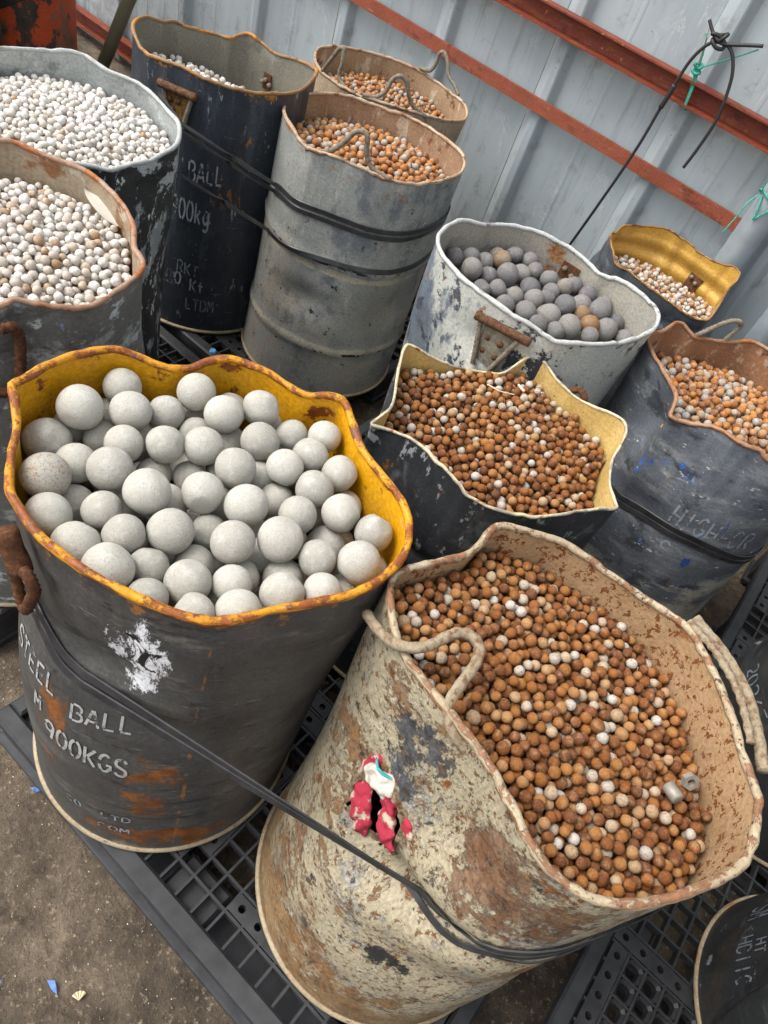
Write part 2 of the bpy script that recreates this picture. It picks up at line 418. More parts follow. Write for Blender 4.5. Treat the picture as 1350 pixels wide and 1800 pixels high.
def make_pallet():
    root = empty('plastic_pallet')
    B = 0.042
    MB().box(0, LP, 0, B, HP - 0.032, HP, 0.006).build('deck_edge', PLA, root)
    MB().box(0, LP, WP - B, WP, HP - 0.032, HP, 0.006).build('deck_edge', PLA, root)
    MB().box(0, B, B, WP - B, HP - 0.032, HP - 0.0005, 0.006).build('deck_edge', PLA, root)
    MB().box(LP - B, LP, B, WP - B, HP - 0.032, HP - 0.0005, 0.006).build('deck_edge', PLA, root)
    xb = MB().box(B, LP - B, -0.003, 0.003, HP - 0.028, HP - 0.004).build('slat', PLA, root); xm = xb.data
    yb = MB().box(-0.003, 0.003, B, WP - B, HP - 0.028, HP - 0.0045).build('slat', PLA, root); ym = yb.data
    px, py = (LP - 2 * B) / 23, (WP - 2 * B) / 20
    first = True
    for j in range(1, 20):
        o = xb if first else bpy.data.objects.new('slat', xm)
        if not first: COL.objects.link(o); o.parent = root
        o.location = (0, B + py * j, 0); first = False
    first = True
    for i in range(1, 23):
        o = yb if first else bpy.data.objects.new('slat', ym)
        if not first: COL.objects.link(o); o.parent = root
        o.location = (B + px * i, 0, 0); first = False
    V, F = octa_plate(px * 6, py * 0.78, 0.02, [px * (k + 0.5) for k in range(6)], 0.0085)
    V2, F2 = octa_plate(py * 5, px * 0.8, 0.02, [py * (k + 0.5) for k in range(5)], 0.0085)
    s1 = s2 = None
    for (i, j) in [(4, 1), (4, 18), (13, 1), (13, 18), (0, 9), (8, 9), (16, 9), (4, 10), (13, 10)]:
        o = link_mesh('perforated_strip', V, F, PLA, root, False) if s1 is None else bpy.data.objects.new('perforated_strip', s1)
        if s1 is None: s1 = o.data
        else: COL.objects.link(o); o.parent = root
        o.location = (B + px * i, B + py * (j + 0.5), HP - 0.0035)
    for (i, j) in [(9, 2), (10, 2), (0, 4), (22, 4), (9, 12), (10, 12), (0, 13), (22, 13)]:
        o = link_mesh('perforated_strip', V2, F2, PLA, root, False) if s2 is None else bpy.data.objects.new('perforated_strip', s2)
        if s2 is None: s2 = o.data
        else: COL.objects.link(o); o.parent = root
        o.rotation_euler.z = PI / 2; o.location = (B + px * (i + 0.5), B + py * j, HP - 0.003)
    # inner rounded cell frames
    def ring(w, d, t, r0):
        V = []; F = []; seg = 16
        for z in (0, -t):
            for sc in (1.0, 0.72):
                for k in range(seg):
                    a = 2 * PI * (k + 0.5) / seg; c, s_ = math.cos(a), math.sin(a)
                    e = 4.0 if sc < 1 else 12.0
                    q = (abs(c) ** e + abs(s_) ** e) ** (-1 / e)
                    V.append((c * q * w / 2 * sc, s_ * q * d / 2 * sc, z - (0.006 if sc < 1 else 0)))
        for k in range(seg):
            j = (k + 1) % seg
            F.append((k, j, seg + j, seg + k)); F.append((seg + k, seg + j, 3 * seg + j, 3 * seg + k)); F.append((2 * seg + k, 3 * seg + k, 3 * seg + j, 2 * seg + j))
        return V, F
    RV, RF = ring(px - 0.0062, py - 0.0062, 0.02, 0.01); rm = None
    for i in range(11, 23):
        for j in list(range(2, 9)):
            if i < 13 or (i > 19 and j > 7): continue
            o = link_mesh('cell_frame', RV, RF, PLA, root, False) if rm is None else bpy.data.objects.new('cell_frame', rm)
            if rm is None: rm = o.data
            else: COL.objects.link(o); o.parent = root
            o.location = (B + px * (i + 0.5), B + py * (j + 0.5), HP - 0.008)
    for i in range(0, 6):
        for j in list(range(2, 9)):
            o = bpy.data.objects.new('cell_frame', rm); COL.objects.link(o); o.parent = root
            o.location = (B + px * (i + 1.5), B + py * (j + 0.5), HP - 0.008)
    fm = None
    for x in (0.07, LP / 2, LP - 0.07):
        for y in (0.07, WP / 2, WP - 0.07):
            if fm is None:
                o = MB().box(-0.065, 0.065, -0.06, 0.06, 0, HP - 0.055, 0.008).build('foot', PLA, root); fm = o.data
            else: o = bpy.data.objects.new('foot', fm); COL.objects.link(o); o.parent = root
            o.location = (x, y, 0.022)
    for y in (0.07, WP / 2, WP - 0.07):
        o = MB().box(-0.004, LP + 0.004, -0.07 - 0.006, 0.07, 0.0, 0.0215, 0.004).build('runner', PLA, root); o.location = (0, y, 0)
    for y0, y1 in ((0.006, 0.012), (WP - 0.012, WP - 0.006)):
        MB().box(0.01, LP - 0.01, y0, y1, 0.085, HP - 0.033).build('side_web', PLA, root)
    return root
def copy_tree(o, parent=None):
    c = o.copy(); COL.objects.link(c)
    if parent is not None: c.parent = parent
    for ch in o.children: copy_tree(ch, c)
    return c
pal = make_pallet()
PAL = [((-0.785, 0.25), 'black plastic grid pallet under the yellow-lined drum and the beige drum'),
       ((0.545, 0.42), 'black plastic grid pallet at the lower right corner under black drums'),
       ((-2.20, 0.36), 'black plastic pallet under the two drums of white balls at the left'),
       ((-2.26, 1.50), 'dark plastic pallet under the black lettered drum with a blue cap on it'),
       ((-0.93, 1.55), 'plastic pallet under the galvanised drum of dark balls'),
       ((0.475, 1.56), 'plastic pallet seen at the right edge behind the beige drum')]
for i, ((x, y), lb) in enumerate(PAL):
    p = pal if i == 0 else copy_tree(pal)
    p.location = (x, y, 0); tag(p, lb, 'pallet', 'black plastic pallets under the drums')

# ------------------------------------------------------------------ drums
RIMS = {
    'D1': '-796,408,1018 -815,417,1021 -819,435,1021 -824,455,1021 -829,474,1020 -832,494,1020 -832,514,1019 -832,533,1018 -830,553,1016 -828,572,1015 -824,591,1012 -817,608,1009 -806,622,1005 -793,634,1000 -779,645,996 -765,657,992 -753,671,989 -745,689,988 -739,709,989 -735,731,991 -728,751,994 -717,768,995 -703,781,996 -685,792,995 -666,801,994 -647,808,993 -626,813,991 -604,816,991 -583,820,992 -565,829,994 -551,844,998 -536,857,1001 -517,862,1003 -495,853,1002 -473,839,1001 -452,824,1000 -430,810,999 -407,800,1000 -384,791,1002 -362,784,1004 -340,777,1006 -319,770,1008 -298,761,1010 -278,751,1011 -260,737,1011 -244,720,1011 -231,701,1011 -222,680,1010 -216,659,1009 -214,638,1009 -214,617,1008 -216,597,1008 -220,577,1008 -225,559,1008 -231,542,1009 -238,526,1010 -246,510,1010 -254,495,1011 -262,480,1012 -270,465,1012 -277,451,1012 -284,436,1012 -290,422,1012 -297,408,1011 -304,395,1011 -313,383,1011 -323,373,1011 -335,364,1011 -347,356,1011 -360,349,1012 -373,342,1012 -386,336,1013 -400,330,1013 -414,325,1014 -428,320,1014 -443,315,1014 -457,310,1014 -472,306,1013 -487,302,1013 -503,300,1012 -520,297,1012 -536,295,1011 -553,294,1011 -571,294,1011 -589,296,1010 -607,299,1010 -626,302,1010 -645,306,1010 -662,315,1010 -679,326,1010 -694,338,1010 -709,350,1010 -724,363,1010 -739,375,1011 -756,386,1012 -775,397,1015',
    'D2': '-160,874,991 -162,849,990 -159,823,988 -158,798,987 -164,775,987 -173,753,988 -182,731,989 -191,710,990 -200,690,990 -208,670,990 -211,649,990 -204,630,990 -192,613,990 -177,598,990 -162,584,990 -147,571,991 -132,560,992 -115,552,993 -99,546,995 -82,541,997 -66,536,999 -50,532,1001 -34,528,1003 -19,524,1005 -3,521,1007 12,517,1008 27,514,1009 41,510,1009 55,506,1009 69,502,1009 83,498,1008 96,493,1006 109,489,1005 122,484,1003 134,479,1001 147,474,999 159,469,997 172,466,995 185,464,994 198,464,992 212,465,991 225,468,991 239,471,990 253,477,990 266,484,990 279,492,990 291,503,990 303,515,990 314,528,990 325,543,990 336,557,990 346,573,990 356,589,990 366,605,991 376,622,991 385,640,992 393,658,993 397,677,993 397,696,994 395,715,994 393,734,994 389,753,993 384,772,993 376,787,992 366,800,990 355,812,989 344,825,987 334,841,986 324,858,985 313,873,985 301,887,984 288,901,984 275,915,984 261,928,984 246,940,984 230,951,985 215,962,985 198,972,985 181,978,985 162,979,983 143,979,982 124,978,980 105,977,979 85,975,978 65,973,978 45,970,979 25,967,979 5,964,981 -15,961,983 -35,957,984 -55,951,986 -74,941,988 -93,929,989 -111,916,990 -129,902,991 -146,889,992',
    'D3': '-623,1233,907 -614,1247,903 -601,1259,897 -588,1273,888 -576,1289,880 -564,1307,871 -552,1326,863 -539,1343,856 -526,1361,851 -514,1379,847 -502,1397,845 -488,1413,845 -474,1426,847 -460,1437,851 -451,1450,858 -446,1466,868 -442,1480,879 -437,1495,890 -431,1511,899 -421,1520,903 -403,1519,903 -384,1514,899 -366,1511,894 -347,1507,889 -329,1506,886 -310,1504,884 -291,1500,884 -272,1500,886 -253,1498,889 -234,1495,894 -216,1493,899 -199,1492,906 -181,1491,911 -163,1487,915 -146,1480,916 -133,1465,914 -125,1445,909 -119,1424,903 -116,1403,897 -112,1379,893 -105,1353,893 -95,1324,895 -84,1295,900 -72,1269,905 -58,1249,908 -44,1234,909 -33,1223,910 -36,1210,911 -46,1194,912 -56,1175,915 -66,1155,917 -76,1135,919 -85,1116,921 -93,1097,922 -102,1080,922 -111,1065,921 -120,1050,920 -130,1037,919 -140,1024,918 -152,1014,918 -164,1004,917 -176,995,917 -188,987,916 -201,980,916 -214,973,916 -228,968,917 -242,964,918 -256,961,920 -270,962,922 -284,963,925 -299,964,927 -314,965,929 -329,966,931 -344,967,931 -360,970,931 -376,973,931 -392,976,928 -409,977,925 -425,978,921 -442,978,916 -458,977,910 -474,975,905 -489,970,901 -500,966,899 -504,972,900 -503,986,904 -502,1002,909 -503,1020,913 -510,1039,916 -523,1060,917 -538,1083,915 -555,1108,912 -571,1134,909 -587,1159,908 -602,1184,907 -615,1209,908',
    'D4': '-834,1602,960 -847,1627,961 -855,1653,962 -860,1681,963 -863,1708,963 -864,1735,962 -861,1760,961 -855,1782,958 -846,1799,955 -836,1816,952 -829,1836,949 -822,1857,948 -815,1878,948 -806,1896,948 -796,1912,948 -786,1928,948 -774,1942,949 -761,1954,949 -749,1967,949 -736,1979,949 -722,1988,949 -707,1995,948 -691,2001,947 -676,2008,946 -661,2014,945 -645,2020,944 -629,2024,944 -612,2025,942 -595,2026,941 -578,2026,939 -561,2024,937 -544,2020,936 -526,2013,935 -508,2007,936 -492,2008,939 -477,2011,943 -461,2010,948 -444,2007,952 -427,2003,957 -409,1995,961 -391,1986,964 -374,1977,967 -356,1967,970 -339,1957,973 -322,1946,975 -306,1933,976 -290,1916,975 -278,1896,973 -269,1873,970 -265,1849,967 -265,1825,964 -269,1803,962 -273,1779,961 -278,1754,961 -283,1730,962 -289,1705,963 -295,1682,965 -302,1661,966 -309,1642,967 -317,1624,967 -326,1607,967 -335,1592,967 -344,1579,967 -353,1566,967 -363,1553,966 -372,1541,965 -382,1529,964 -392,1518,963 -403,1511,964 -416,1507,966 -429,1503,968 -442,1500,970 -454,1496,972 -467,1492,974 -480,1488,974 -493,1484,975 -506,1480,975 -519,1478,976 -533,1477,976 -547,1477,977 -561,1477,977 -575,1477,977 -590,1477,976 -605,1479,976 -620,1481,975 -636,1484,974 -652,1488,972 -669,1492,971 -686,1499,969 -704,1507,968 -722,1516,966 -741,1526,964 -760,1537,962 -779,1549,960 -798,1564,959 -817,1581,959',
    'D5': '-688,2664,833 -681,2677,836 -672,2690,838 -664,2704,839 -655,2718,841 -646,2731,842 -636,2742,844 -626,2752,845 -615,2762,847 -605,2772,849 -594,2781,851 -584,2790,853 -573,2799,854 -561,2806,854 -548,2810,854 -535,2813,852 -522,2812,850 -509,2813,848 -496,2819,847 -484,2824,845 -470,2825,844 -457,2823,842 -443,2820,840 -430,2818,838 -416,2818,837 -403,2818,838 -389,2816,839 -375,2813,840 -362,2810,843 -349,2806,846 -335,2802,850 -323,2800,854 -312,2801,859 -300,2801,864 -287,2795,867 -274,2789,868 -262,2784,866 -255,2773,862 -251,2759,855 -249,2749,847 -250,2740,839 -250,2722,833 -247,2682,836 -241,2610,851 -232,2524,872 -223,2454,888 -218,2416,891 -216,2400,886 -214,2392,879 -213,2384,870 -212,2376,863 -211,2366,855 -213,2355,849 -218,2346,845 -226,2337,842 -235,2329,841 -245,2321,840 -255,2313,841 -266,2307,843 -277,2302,845 -287,2297,847 -298,2293,850 -309,2289,853 -320,2285,855 -331,2281,857 -342,2278,859 -353,2275,861 -364,2272,863 -375,2270,865 -387,2268,866 -398,2266,867 -409,2265,868 -421,2265,870 -432,2264,871 -444,2265,872 -456,2266,873 -468,2268,873 -480,2271,874 -493,2275,873 -504,2276,872 -516,2274,870 -527,2273,868 -539,2276,867 -551,2280,868 -562,2291,871 -573,2302,875 -583,2313,879 -594,2323,883 -605,2336,886 -618,2356,886 -635,2393,881 -656,2451,866 -671,2517,848 -677,2572,834 -683,2614,828 -687,2643,830',
    'D6': '-275,1901,908 -277,1925,910 -272,1947,911 -265,1967,912 -260,1990,913 -259,2017,915 -258,2045,916 -253,2069,915 -241,2084,912 -227,2089,907 -214,2091,901 -200,2094,895 -186,2106,890 -175,2125,888 -164,2145,887 -153,2161,887 -140,2172,888 -127,2182,890 -116,2194,893 -105,2207,896 -94,2219,901 -82,2228,905 -70,2236,908 -57,2243,911 -43,2248,914 -29,2251,913 -4,2254,912 22,2256,911 47,2255,910 72,2253,910 97,2248,910 121,2242,910 145,2233,910 168,2223,910 190,2210,910 211,2196,910 230,2180,910 248,2162,910 264,2142,910 279,2122,910 292,2100,910 302,2077,910 311,2053,910 318,2029,910 322,2004,910 325,1979,910 325,1954,910 323,1929,910 318,1904,910 312,1879,910 304,1856,910 293,1833,910 281,1811,910 266,1790,910 250,1770,910 232,1753,910 212,1737,911 191,1724,914 168,1714,917 144,1707,922 131,1707,928 119,1702,927 108,1697,926 96,1693,925 84,1690,925 73,1687,924 61,1687,924 48,1688,924 36,1689,924 24,1688,922 13,1687,920 2,1684,917 -9,1681,912 -20,1679,908 -31,1677,903 -42,1676,899 -53,1674,894 -64,1671,890 -76,1667,888 -87,1667,888 -92,1677,891 -95,1691,897 -99,1705,904 -105,1717,910 -114,1727,914 -126,1736,917 -139,1746,918 -152,1757,918 -165,1770,918 -179,1785,916 -193,1800,915 -208,1815,913 -222,1831,910 -237,1847,909 -251,1863,908 -265,1881,908',
    'D7': '-1537,1726,950 -1560,1753,950 -1579,1781,949 -1592,1808,949 -1603,1835,949 -1611,1861,949 -1612,1882,948 -1610,1902,948 -1609,1922,948 -1607,1941,947 -1603,1959,947 -1599,1976,947 -1594,1993,947 -1589,2010,947 -1583,2026,946 -1575,2039,946 -1567,2053,946 -1559,2066,946 -1550,2079,945 -1539,2088,944 -1526,2095,943 -1515,2104,942 -1504,2115,942 -1493,2125,942 -1481,2134,942 -1468,2142,942 -1455,2149,943 -1441,2156,943 -1427,2163,944 -1414,2169,945 -1400,2175,945 -1384,2179,946 -1368,2181,946 -1352,2184,947 -1336,2186,947 -1320,2188,948 -1303,2187,949 -1285,2184,949 -1266,2181,950 -1248,2178,951 -1230,2175,951 -1211,2170,952 -1192,2164,953 -1173,2158,954 -1154,2151,955 -1134,2140,955 -1114,2123,954 -1095,2104,953 -1078,2079,952 -1064,2051,951 -1055,2023,950 -1050,1995,950 -1047,1969,949 -1047,1945,950 -1046,1921,950 -1046,1898,950 -1048,1878,951 -1052,1859,951 -1055,1841,951 -1059,1823,951 -1063,1806,951 -1070,1792,951 -1077,1779,951 -1084,1766,951 -1091,1753,951 -1099,1742,952 -1108,1732,952 -1117,1723,953 -1126,1714,954 -1136,1707,955 -1147,1700,956 -1158,1694,957 -1169,1689,959 -1181,1683,960 -1192,1677,960 -1203,1672,961 -1215,1666,961 -1227,1662,961 -1239,1657,961 -1250,1652,960 -1262,1646,959 -1274,1641,958 -1285,1635,956 -1297,1630,954 -1308,1624,953 -1322,1621,952 -1337,1621,951 -1352,1622,952 -1369,1627,952 -1387,1635,953 -1406,1644,954 -1425,1654,954 -1446,1666,954 -1468,1677,953 -1490,1689,952 -1513,1704,951',
    'D8': '-1956,2319,892 -1977,2348,893 -1994,2377,895 -2000,2400,896 -2001,2422,896 -2002,2445,896 -2003,2468,896 -2000,2487,895 -1996,2505,894 -1992,2523,893 -1987,2541,892 -1981,2557,891 -1975,2573,890 -1968,2588,889 -1961,2604,889 -1953,2618,888 -1945,2632,888 -1935,2645,888 -1926,2657,888 -1916,2669,888 -1906,2681,888 -1896,2693,888 -1884,2702,888 -1871,2710,887 -1858,2718,887 -1845,2726,886 -1832,2734,886 -1819,2740,886 -1804,2745,886 -1789,2750,886 -1774,2754,885 -1759,2758,885 -1742,2760,885 -1725,2759,884 -1708,2758,884 -1690,2757,884 -1672,2755,884 -1653,2752,884 -1634,2748,884 -1614,2742,885 -1594,2737,886 -1574,2730,888 -1553,2721,889 -1531,2710,890 -1509,2698,891 -1488,2686,892 -1466,2670,891 -1445,2649,890 -1425,2626,889 -1409,2597,887 -1400,2569,886 -1400,2546,885 -1402,2523,885 -1405,2503,886 -1411,2485,887 -1417,2467,889 -1422,2450,890 -1428,2432,892 -1435,2417,894 -1443,2404,896 -1450,2390,897 -1458,2376,899 -1465,2363,900 -1473,2350,901 -1481,2338,902 -1490,2326,902 -1498,2315,903 -1508,2305,903 -1518,2296,904 -1528,2287,904 -1538,2278,904 -1548,2270,904 -1559,2262,904 -1570,2254,904 -1581,2248,903 -1592,2241,903 -1604,2235,902 -1616,2229,901 -1628,2223,900 -1640,2218,899 -1653,2213,898 -1667,2210,897 -1682,2209,896 -1697,2208,896 -1713,2207,895 -1728,2207,895 -1745,2209,894 -1763,2212,893 -1781,2216,893 -1800,2220,892 -1819,2224,891 -1839,2230,890 -1861,2241,890 -1884,2255,890 -1908,2272,890 -1932,2294,891',
    'D9': '-2044,1576,982 -2065,1600,982 -2079,1624,982 -2091,1648,981 -2098,1670,979 -2099,1687,975 -2098,1702,971 -2096,1717,967 -2096,1734,964 -2101,1755,962 -2105,1776,960 -2104,1792,957 -2097,1804,954 -2091,1815,951 -2087,1830,948 -2083,1845,946 -2078,1859,945 -2072,1872,943 -2065,1885,942 -2058,1898,941 -2051,1911,940 -2042,1922,940 -2030,1930,940 -2017,1936,941 -2009,1947,944 -2007,1962,949 -2002,1976,955 -1995,1988,960 -1986,1999,962 -1971,2003,963 -1956,2006,962 -1942,2011,959 -1927,2013,956 -1912,2015,953 -1897,2018,951 -1881,2019,950 -1863,2020,950 -1847,2023,952 -1830,2027,955 -1812,2028,959 -1792,2028,963 -1772,2026,968 -1750,2023,973 -1728,2020,977 -1707,2017,981 -1685,2010,983 -1664,1999,984 -1643,1973,983 -1623,1941,983 -1604,1908,984 -1585,1875,985 -1571,1844,986 -1560,1817,986 -1555,1793,986 -1553,1772,986 -1552,1753,986 -1554,1736,987 -1557,1720,987 -1560,1704,988 -1563,1689,988 -1567,1675,988 -1572,1661,988 -1577,1648,988 -1582,1635,988 -1588,1624,988 -1595,1613,988 -1603,1603,988 -1610,1593,988 -1617,1582,988 -1625,1573,989 -1634,1565,989 -1643,1557,990 -1652,1549,991 -1661,1541,991 -1670,1534,992 -1681,1529,993 -1691,1523,994 -1702,1518,995 -1714,1513,997 -1726,1510,998 -1739,1506,998 -1751,1503,997 -1763,1498,996 -1776,1493,994 -1790,1489,992 -1805,1487,990 -1820,1485,988 -1835,1482,986 -1851,1480,984 -1870,1484,984 -1890,1490,984 -1912,1497,984 -1935,1507,983 -1962,1521,982 -1990,1537,982 -2018,1555,981',
    'D10': '-1946,1112,981 -1943,1127,981 -1938,1142,981 -1933,1157,981 -1929,1173,982 -1923,1188,983 -1917,1203,984 -1911,1218,986 -1904,1233,987 -1896,1247,988 -1887,1261,989 -1878,1274,989 -1867,1285,988 -1852,1291,986 -1835,1296,983 -1819,1300,980 -1802,1305,977 -1787,1313,976 -1772,1322,976 -1757,1330,976 -1741,1338,977 -1722,1342,977 -1702,1345,977 -1680,1345,976 -1657,1343,976 -1632,1340,975 -1606,1334,976 -1579,1327,976 -1552,1320,977 -1525,1312,978 -1498,1300,979 -1469,1280,979 -1441,1256,979 -1417,1231,979 -1400,1206,979 -1390,1181,978 -1382,1156,978 -1375,1134,978 -1371,1112,978 -1367,1092,978 -1366,1072,977 -1365,1054,977 -1365,1036,976 -1365,1019,975 -1366,1002,973 -1372,987,975 -1378,976,977 -1385,964,979 -1391,952,979 -1396,941,980 -1402,929,980 -1408,918,980 -1415,907,980 -1422,896,980 -1430,885,980 -1438,875,980 -1446,865,980 -1455,856,980 -1464,846,979 -1474,837,979 -1483,829,978 -1495,822,979 -1511,812,979 -1529,803,980 -1547,795,980 -1565,788,980 -1583,782,980 -1602,778,980 -1621,775,980 -1641,773,980 -1660,772,980 -1679,773,980 -1699,775,980 -1718,778,980 -1737,782,980 -1755,788,980 -1774,795,980 -1791,803,980 -1808,813,980 -1825,823,980 -1840,835,980 -1855,847,980 -1869,861,980 -1882,875,980 -1894,891,980 -1905,907,980 -1915,923,980 -1923,941,980 -1931,959,980 -1937,977,980 -1942,996,980 -1946,1015,980 -1949,1034,980 -1950,1053,980 -1950,1073,980 -1949,1092,981',
    'D11': '-1475,813,1013 -1468,824,1015 -1459,833,1014 -1448,841,1013 -1436,847,1011 -1424,854,1010 -1413,861,1009 -1401,868,1009 -1388,875,1009 -1376,882,1009 -1364,890,1009 -1350,896,1009 -1336,902,1009 -1322,907,1009 -1306,909,1009 -1288,911,1008 -1270,910,1008 -1252,909,1007 -1232,907,1007 -1212,903,1006 -1192,899,1007 -1170,893,1007 -1148,884,1007 -1126,874,1008 -1104,861,1009 -1083,846,1010 -1063,830,1010 -1043,818,1010 -1025,812,1010 -1007,807,1009 -991,796,1008 -979,780,1007 -971,763,1007 -966,746,1007 -960,729,1006 -955,713,1006 -950,697,1006 -945,681,1005 -941,666,1005 -939,652,1004 -939,638,1004 -941,626,1005 -945,615,1006 -949,605,1007 -954,595,1009 -959,585,1010 -964,575,1012 -969,566,1014 -975,557,1015 -981,549,1017 -987,541,1018 -992,532,1020 -991,520,1017 -995,498,1014 -1002,477,1012 -1012,457,1011 -1025,439,1010 -1040,422,1010 -1057,407,1010 -1074,393,1010 -1093,380,1010 -1113,369,1010 -1133,359,1010 -1154,352,1010 -1176,345,1010 -1198,341,1010 -1220,338,1010 -1243,337,1010 -1266,338,1010 -1288,340,1010 -1310,344,1010 -1332,350,1010 -1353,358,1010 -1374,367,1010 -1394,378,1010 -1412,390,1010 -1430,404,1010 -1447,419,1010 -1463,435,1010 -1477,453,1010 -1490,471,1010 -1501,491,1010 -1511,511,1010 -1519,532,1010 -1526,554,1010 -1530,576,1010 -1534,598,1010 -1535,621,1010 -1535,643,1010 -1532,666,1010 -1529,688,1010 -1523,710,1010 -1516,731,1010 -1507,752,1010 -1498,773,1011 -1487,793,1012',
}
ZB = 0.1435
def smst(x): x = np.clip(x, 0, 1); return x * x * (3 - 2 * x)
def U(theta_deg): return math.radians(theta_deg) * 0.29

class Drum:
    """an open sheet-steel drum lofted from its bent rim down to a round base"""
    def __init__(s, rim, cb, Rt=0.288, Rb=0.289, L=0.5, dents=(), hoops=(), N=160, M=56, seed=0, nz=0.002, fold=0.0):
        r = np.array([[float(a) for a in t.split(',')] for t in rim.split()]) / 1000 if isinstance(rim, str) else np.array(rim)
        c = r[:, :2].mean(0)
        th = np.unwrap(np.arctan2(r[:, 1] - c[1], r[:, 0] - c[0]))
        if th[-1] < th[0]: r = r[::-1]; th = np.unwrap(np.arctan2(r[:, 1] - c[1], r[:, 0] - c[0]))
        r = resample(r, N, True); N = len(r)
        kr = np.random.default_rng(seed + 500); kn = kr.normal(size=(N, 3)) * np.array([0.0006, 0.0006, 0.0008]); kn = 0.3 * np.roll(kn, 1, 0) + 0.5 * kn + 0.3 * np.roll(kn, -1, 0)
        for _ in range(7):      # nicks and kinks
            q0 = kr.integers(0, N); kn[(q0 + np.arange(-2, 3)) % N, 2] -= np.array([0.3, 0.8, 1, 0.7, 0.2]) * kr.uniform(0.001, 0.004)
        if isinstance(rim, str): r = r + kn
        th = np.unwrap(np.arctan2(r[:, 1] - c[1], r[:, 0] - c[0]))
        k = int(np.argmin(np.abs(((th - PI / 2 + PI) % (2 * PI)) - PI)))     # start at the back (+90 deg)
        r = np.roll(r, -k, 0); th = np.unwrap(np.arctan2(r[:, 1] - c[1], r[:, 0] - c[0]))
        th -= 2 * PI * round((th[0] - (-1.5 * PI)) / (2 * PI))
        ths = np.maximum.accumulate(th + np.arange(N) * 1e-5)
        s.phi = ths; s.N = N; s.M = M; s.rim = r; s.ct = c; s.cb = np.array(cb); s.zr = r[:, 2]
        S = np.linspace(0, 1, M + 1) ** 1.15
        rng = np.random.default_rng(seed)
        X = np.zeros((M + 1, N, 3))
        cs = np.c_[np.cos(ths), np.sin(ths)]
        base0 = c + Rt * cs; disp = r[:, :2] - base0
        modes = [(rng.integers(2, 7), rng.uniform(2, 9), rng.uniform(0, 6), rng.uniform(0, 6)) for _ in range(10)]
        for j, t in enumerate(S):
            z = s.zr + (ZB - s.zr) * t
            ctr = c * (1 - t) + s.cb * t
            R = Rt * (1 - t) + Rb * t
            w = (1 - smst(t / L))
            p = ctr + R * cs + disp * w
            dr = np.zeros(N)
            for (a, b, p1, p2) in modes: dr += nz * np.sin(a * ths + p1) * np.sin(b * z + p2) * math.sin(PI * min(1, t * 1.0)) 
            for (t0, z0, wt, wz, dep) in dents:
                d = (np.degrees(ths) - t0 + 180) % 360 - 180
                dr -= dep * np.exp(-(d / wt) ** 2 - ((z - z0) / wz) ** 2) * (1 if t > 0 else 0.0)
            for (zh, wh, ah) in hoops: dr += ah * np.exp(-((z - zh) / wh) ** 2)
            X[j, :, :2] = p + cs * dr[:, None]; X[j, :, 2] = z
        s.X = X; s.S = S
    def surf(s, theta, z, off=0.0):
        """point and outward normal of the outer skin at an angle (deg) and height"""
        def at(th, zz):
            ph = math.radians(th)
            while ph < s.phi[0]: ph += 2 * PI
            while ph >= s.phi[0] + 2 * PI: ph -= 2 * PI
            f = np.interp(ph, np.r_[s.phi, s.phi[0] + 2 * PI], np.arange(s.N + 1)); i = int(f) % s.N; fr = f - int(f); i2 = (i + 1) % s.N
            def colp(i):
                t = (s.zr[i] - zz) / (s.zr[i] - ZB); g = np.interp(t, s.S, np.arange(s.M + 1)); a = min(int(g), s.M - 1); q = g - a
                return s.X[a, i] * (1 - q) + s.X[a + 1, i] * q
            p = colp(i) * (1 - fr) + colp(i2) * fr; p = p.copy(); p[2] = zz; return p
        p = at(theta, z); e = 1.0
        n = np.cross(at(theta + e, z) - at(theta - e, z), at(theta, z + 0.008) - at(theta, z - 0.008)); n /= np.linalg.norm(n) + 1e-9
        return p + n * off, n
    def inner_loop(s, z, n=72):
        out = []
        for k in range(n):
            a = 360 * k / n - 180; p, _ = s.surf(a, z); out.append(p)
        return np.array(out)
    def build(s, label, group, m_out, m_in, m_rim, m_base, depth=0.3, bead=0.0065, hole=None, name='steel_drum'):
        N, M = s.N, s.M
        root = tag(empty(name, (*s.cb, ZB)), label, 'drum', group); s.root = root
        inv = np.array([*s.cb, ZB])
        u = np.r_[s.phi, s.phi[0] + 2 * PI] * 0.29
        V = []; UV = []; F = []
        for j in range(M + 1):
            for i in range(N + 1):
                p = s.X[j, i % N]; V.append(p - inv); UV.append((u[i], p[2]))
        for j in range(M):
            for i in range(N):
                a = j * (N + 1) + i
                if hole is not None:
                    d = (math.degrees(s.phi[i]) - hole[0] + 180) % 360 - 180
                    if (d / hole[2]) ** 2 + ((s.X[j, i, 2] - hole[1]) / hole[3]) ** 2 < 1 + 0.35 * math.sin(i * 1.3) * math.sin(j * 0.9): continue
                F.append((a, a + N + 1, a + N + 2, a + 1))
        o = len(V)      # closed bottom plate
        V.append(np.array([0, 0, 0.0])); UV.append((0, ZB))
        F += [(o, M * (N + 1) + i + 1, M * (N + 1) + i) for i in range(N)]
        body = link_mesh('body', V, F, m_out, root, True, UV)
        # inner skin, seam turned to the near side
        V = []; UV = []; F = []
        K = max(6, int(M * depth * 1.3)); jj = [j for j in range(M + 1) if s.S[j] <= depth] ; k0 = int(np.argmin(np.abs(s.phi + PI / 2)))
        for j in jj:
            row = np.roll(s.X[j], -k0, 0); ph = np.roll(s.phi, -k0); ph = np.unwrap(ph)
            cj = row[:, :2].mean(0)
            for i in range(N + 1):
                p = row[i % N].copy(); d = p[:2] - cj; d /= np.linalg.norm(d); p[:2] -= d * 0.0035
                V.append(p - inv); UV.append(((ph[i % N] + (2 * PI if i == N else 0)) * 0.29, p[2]))
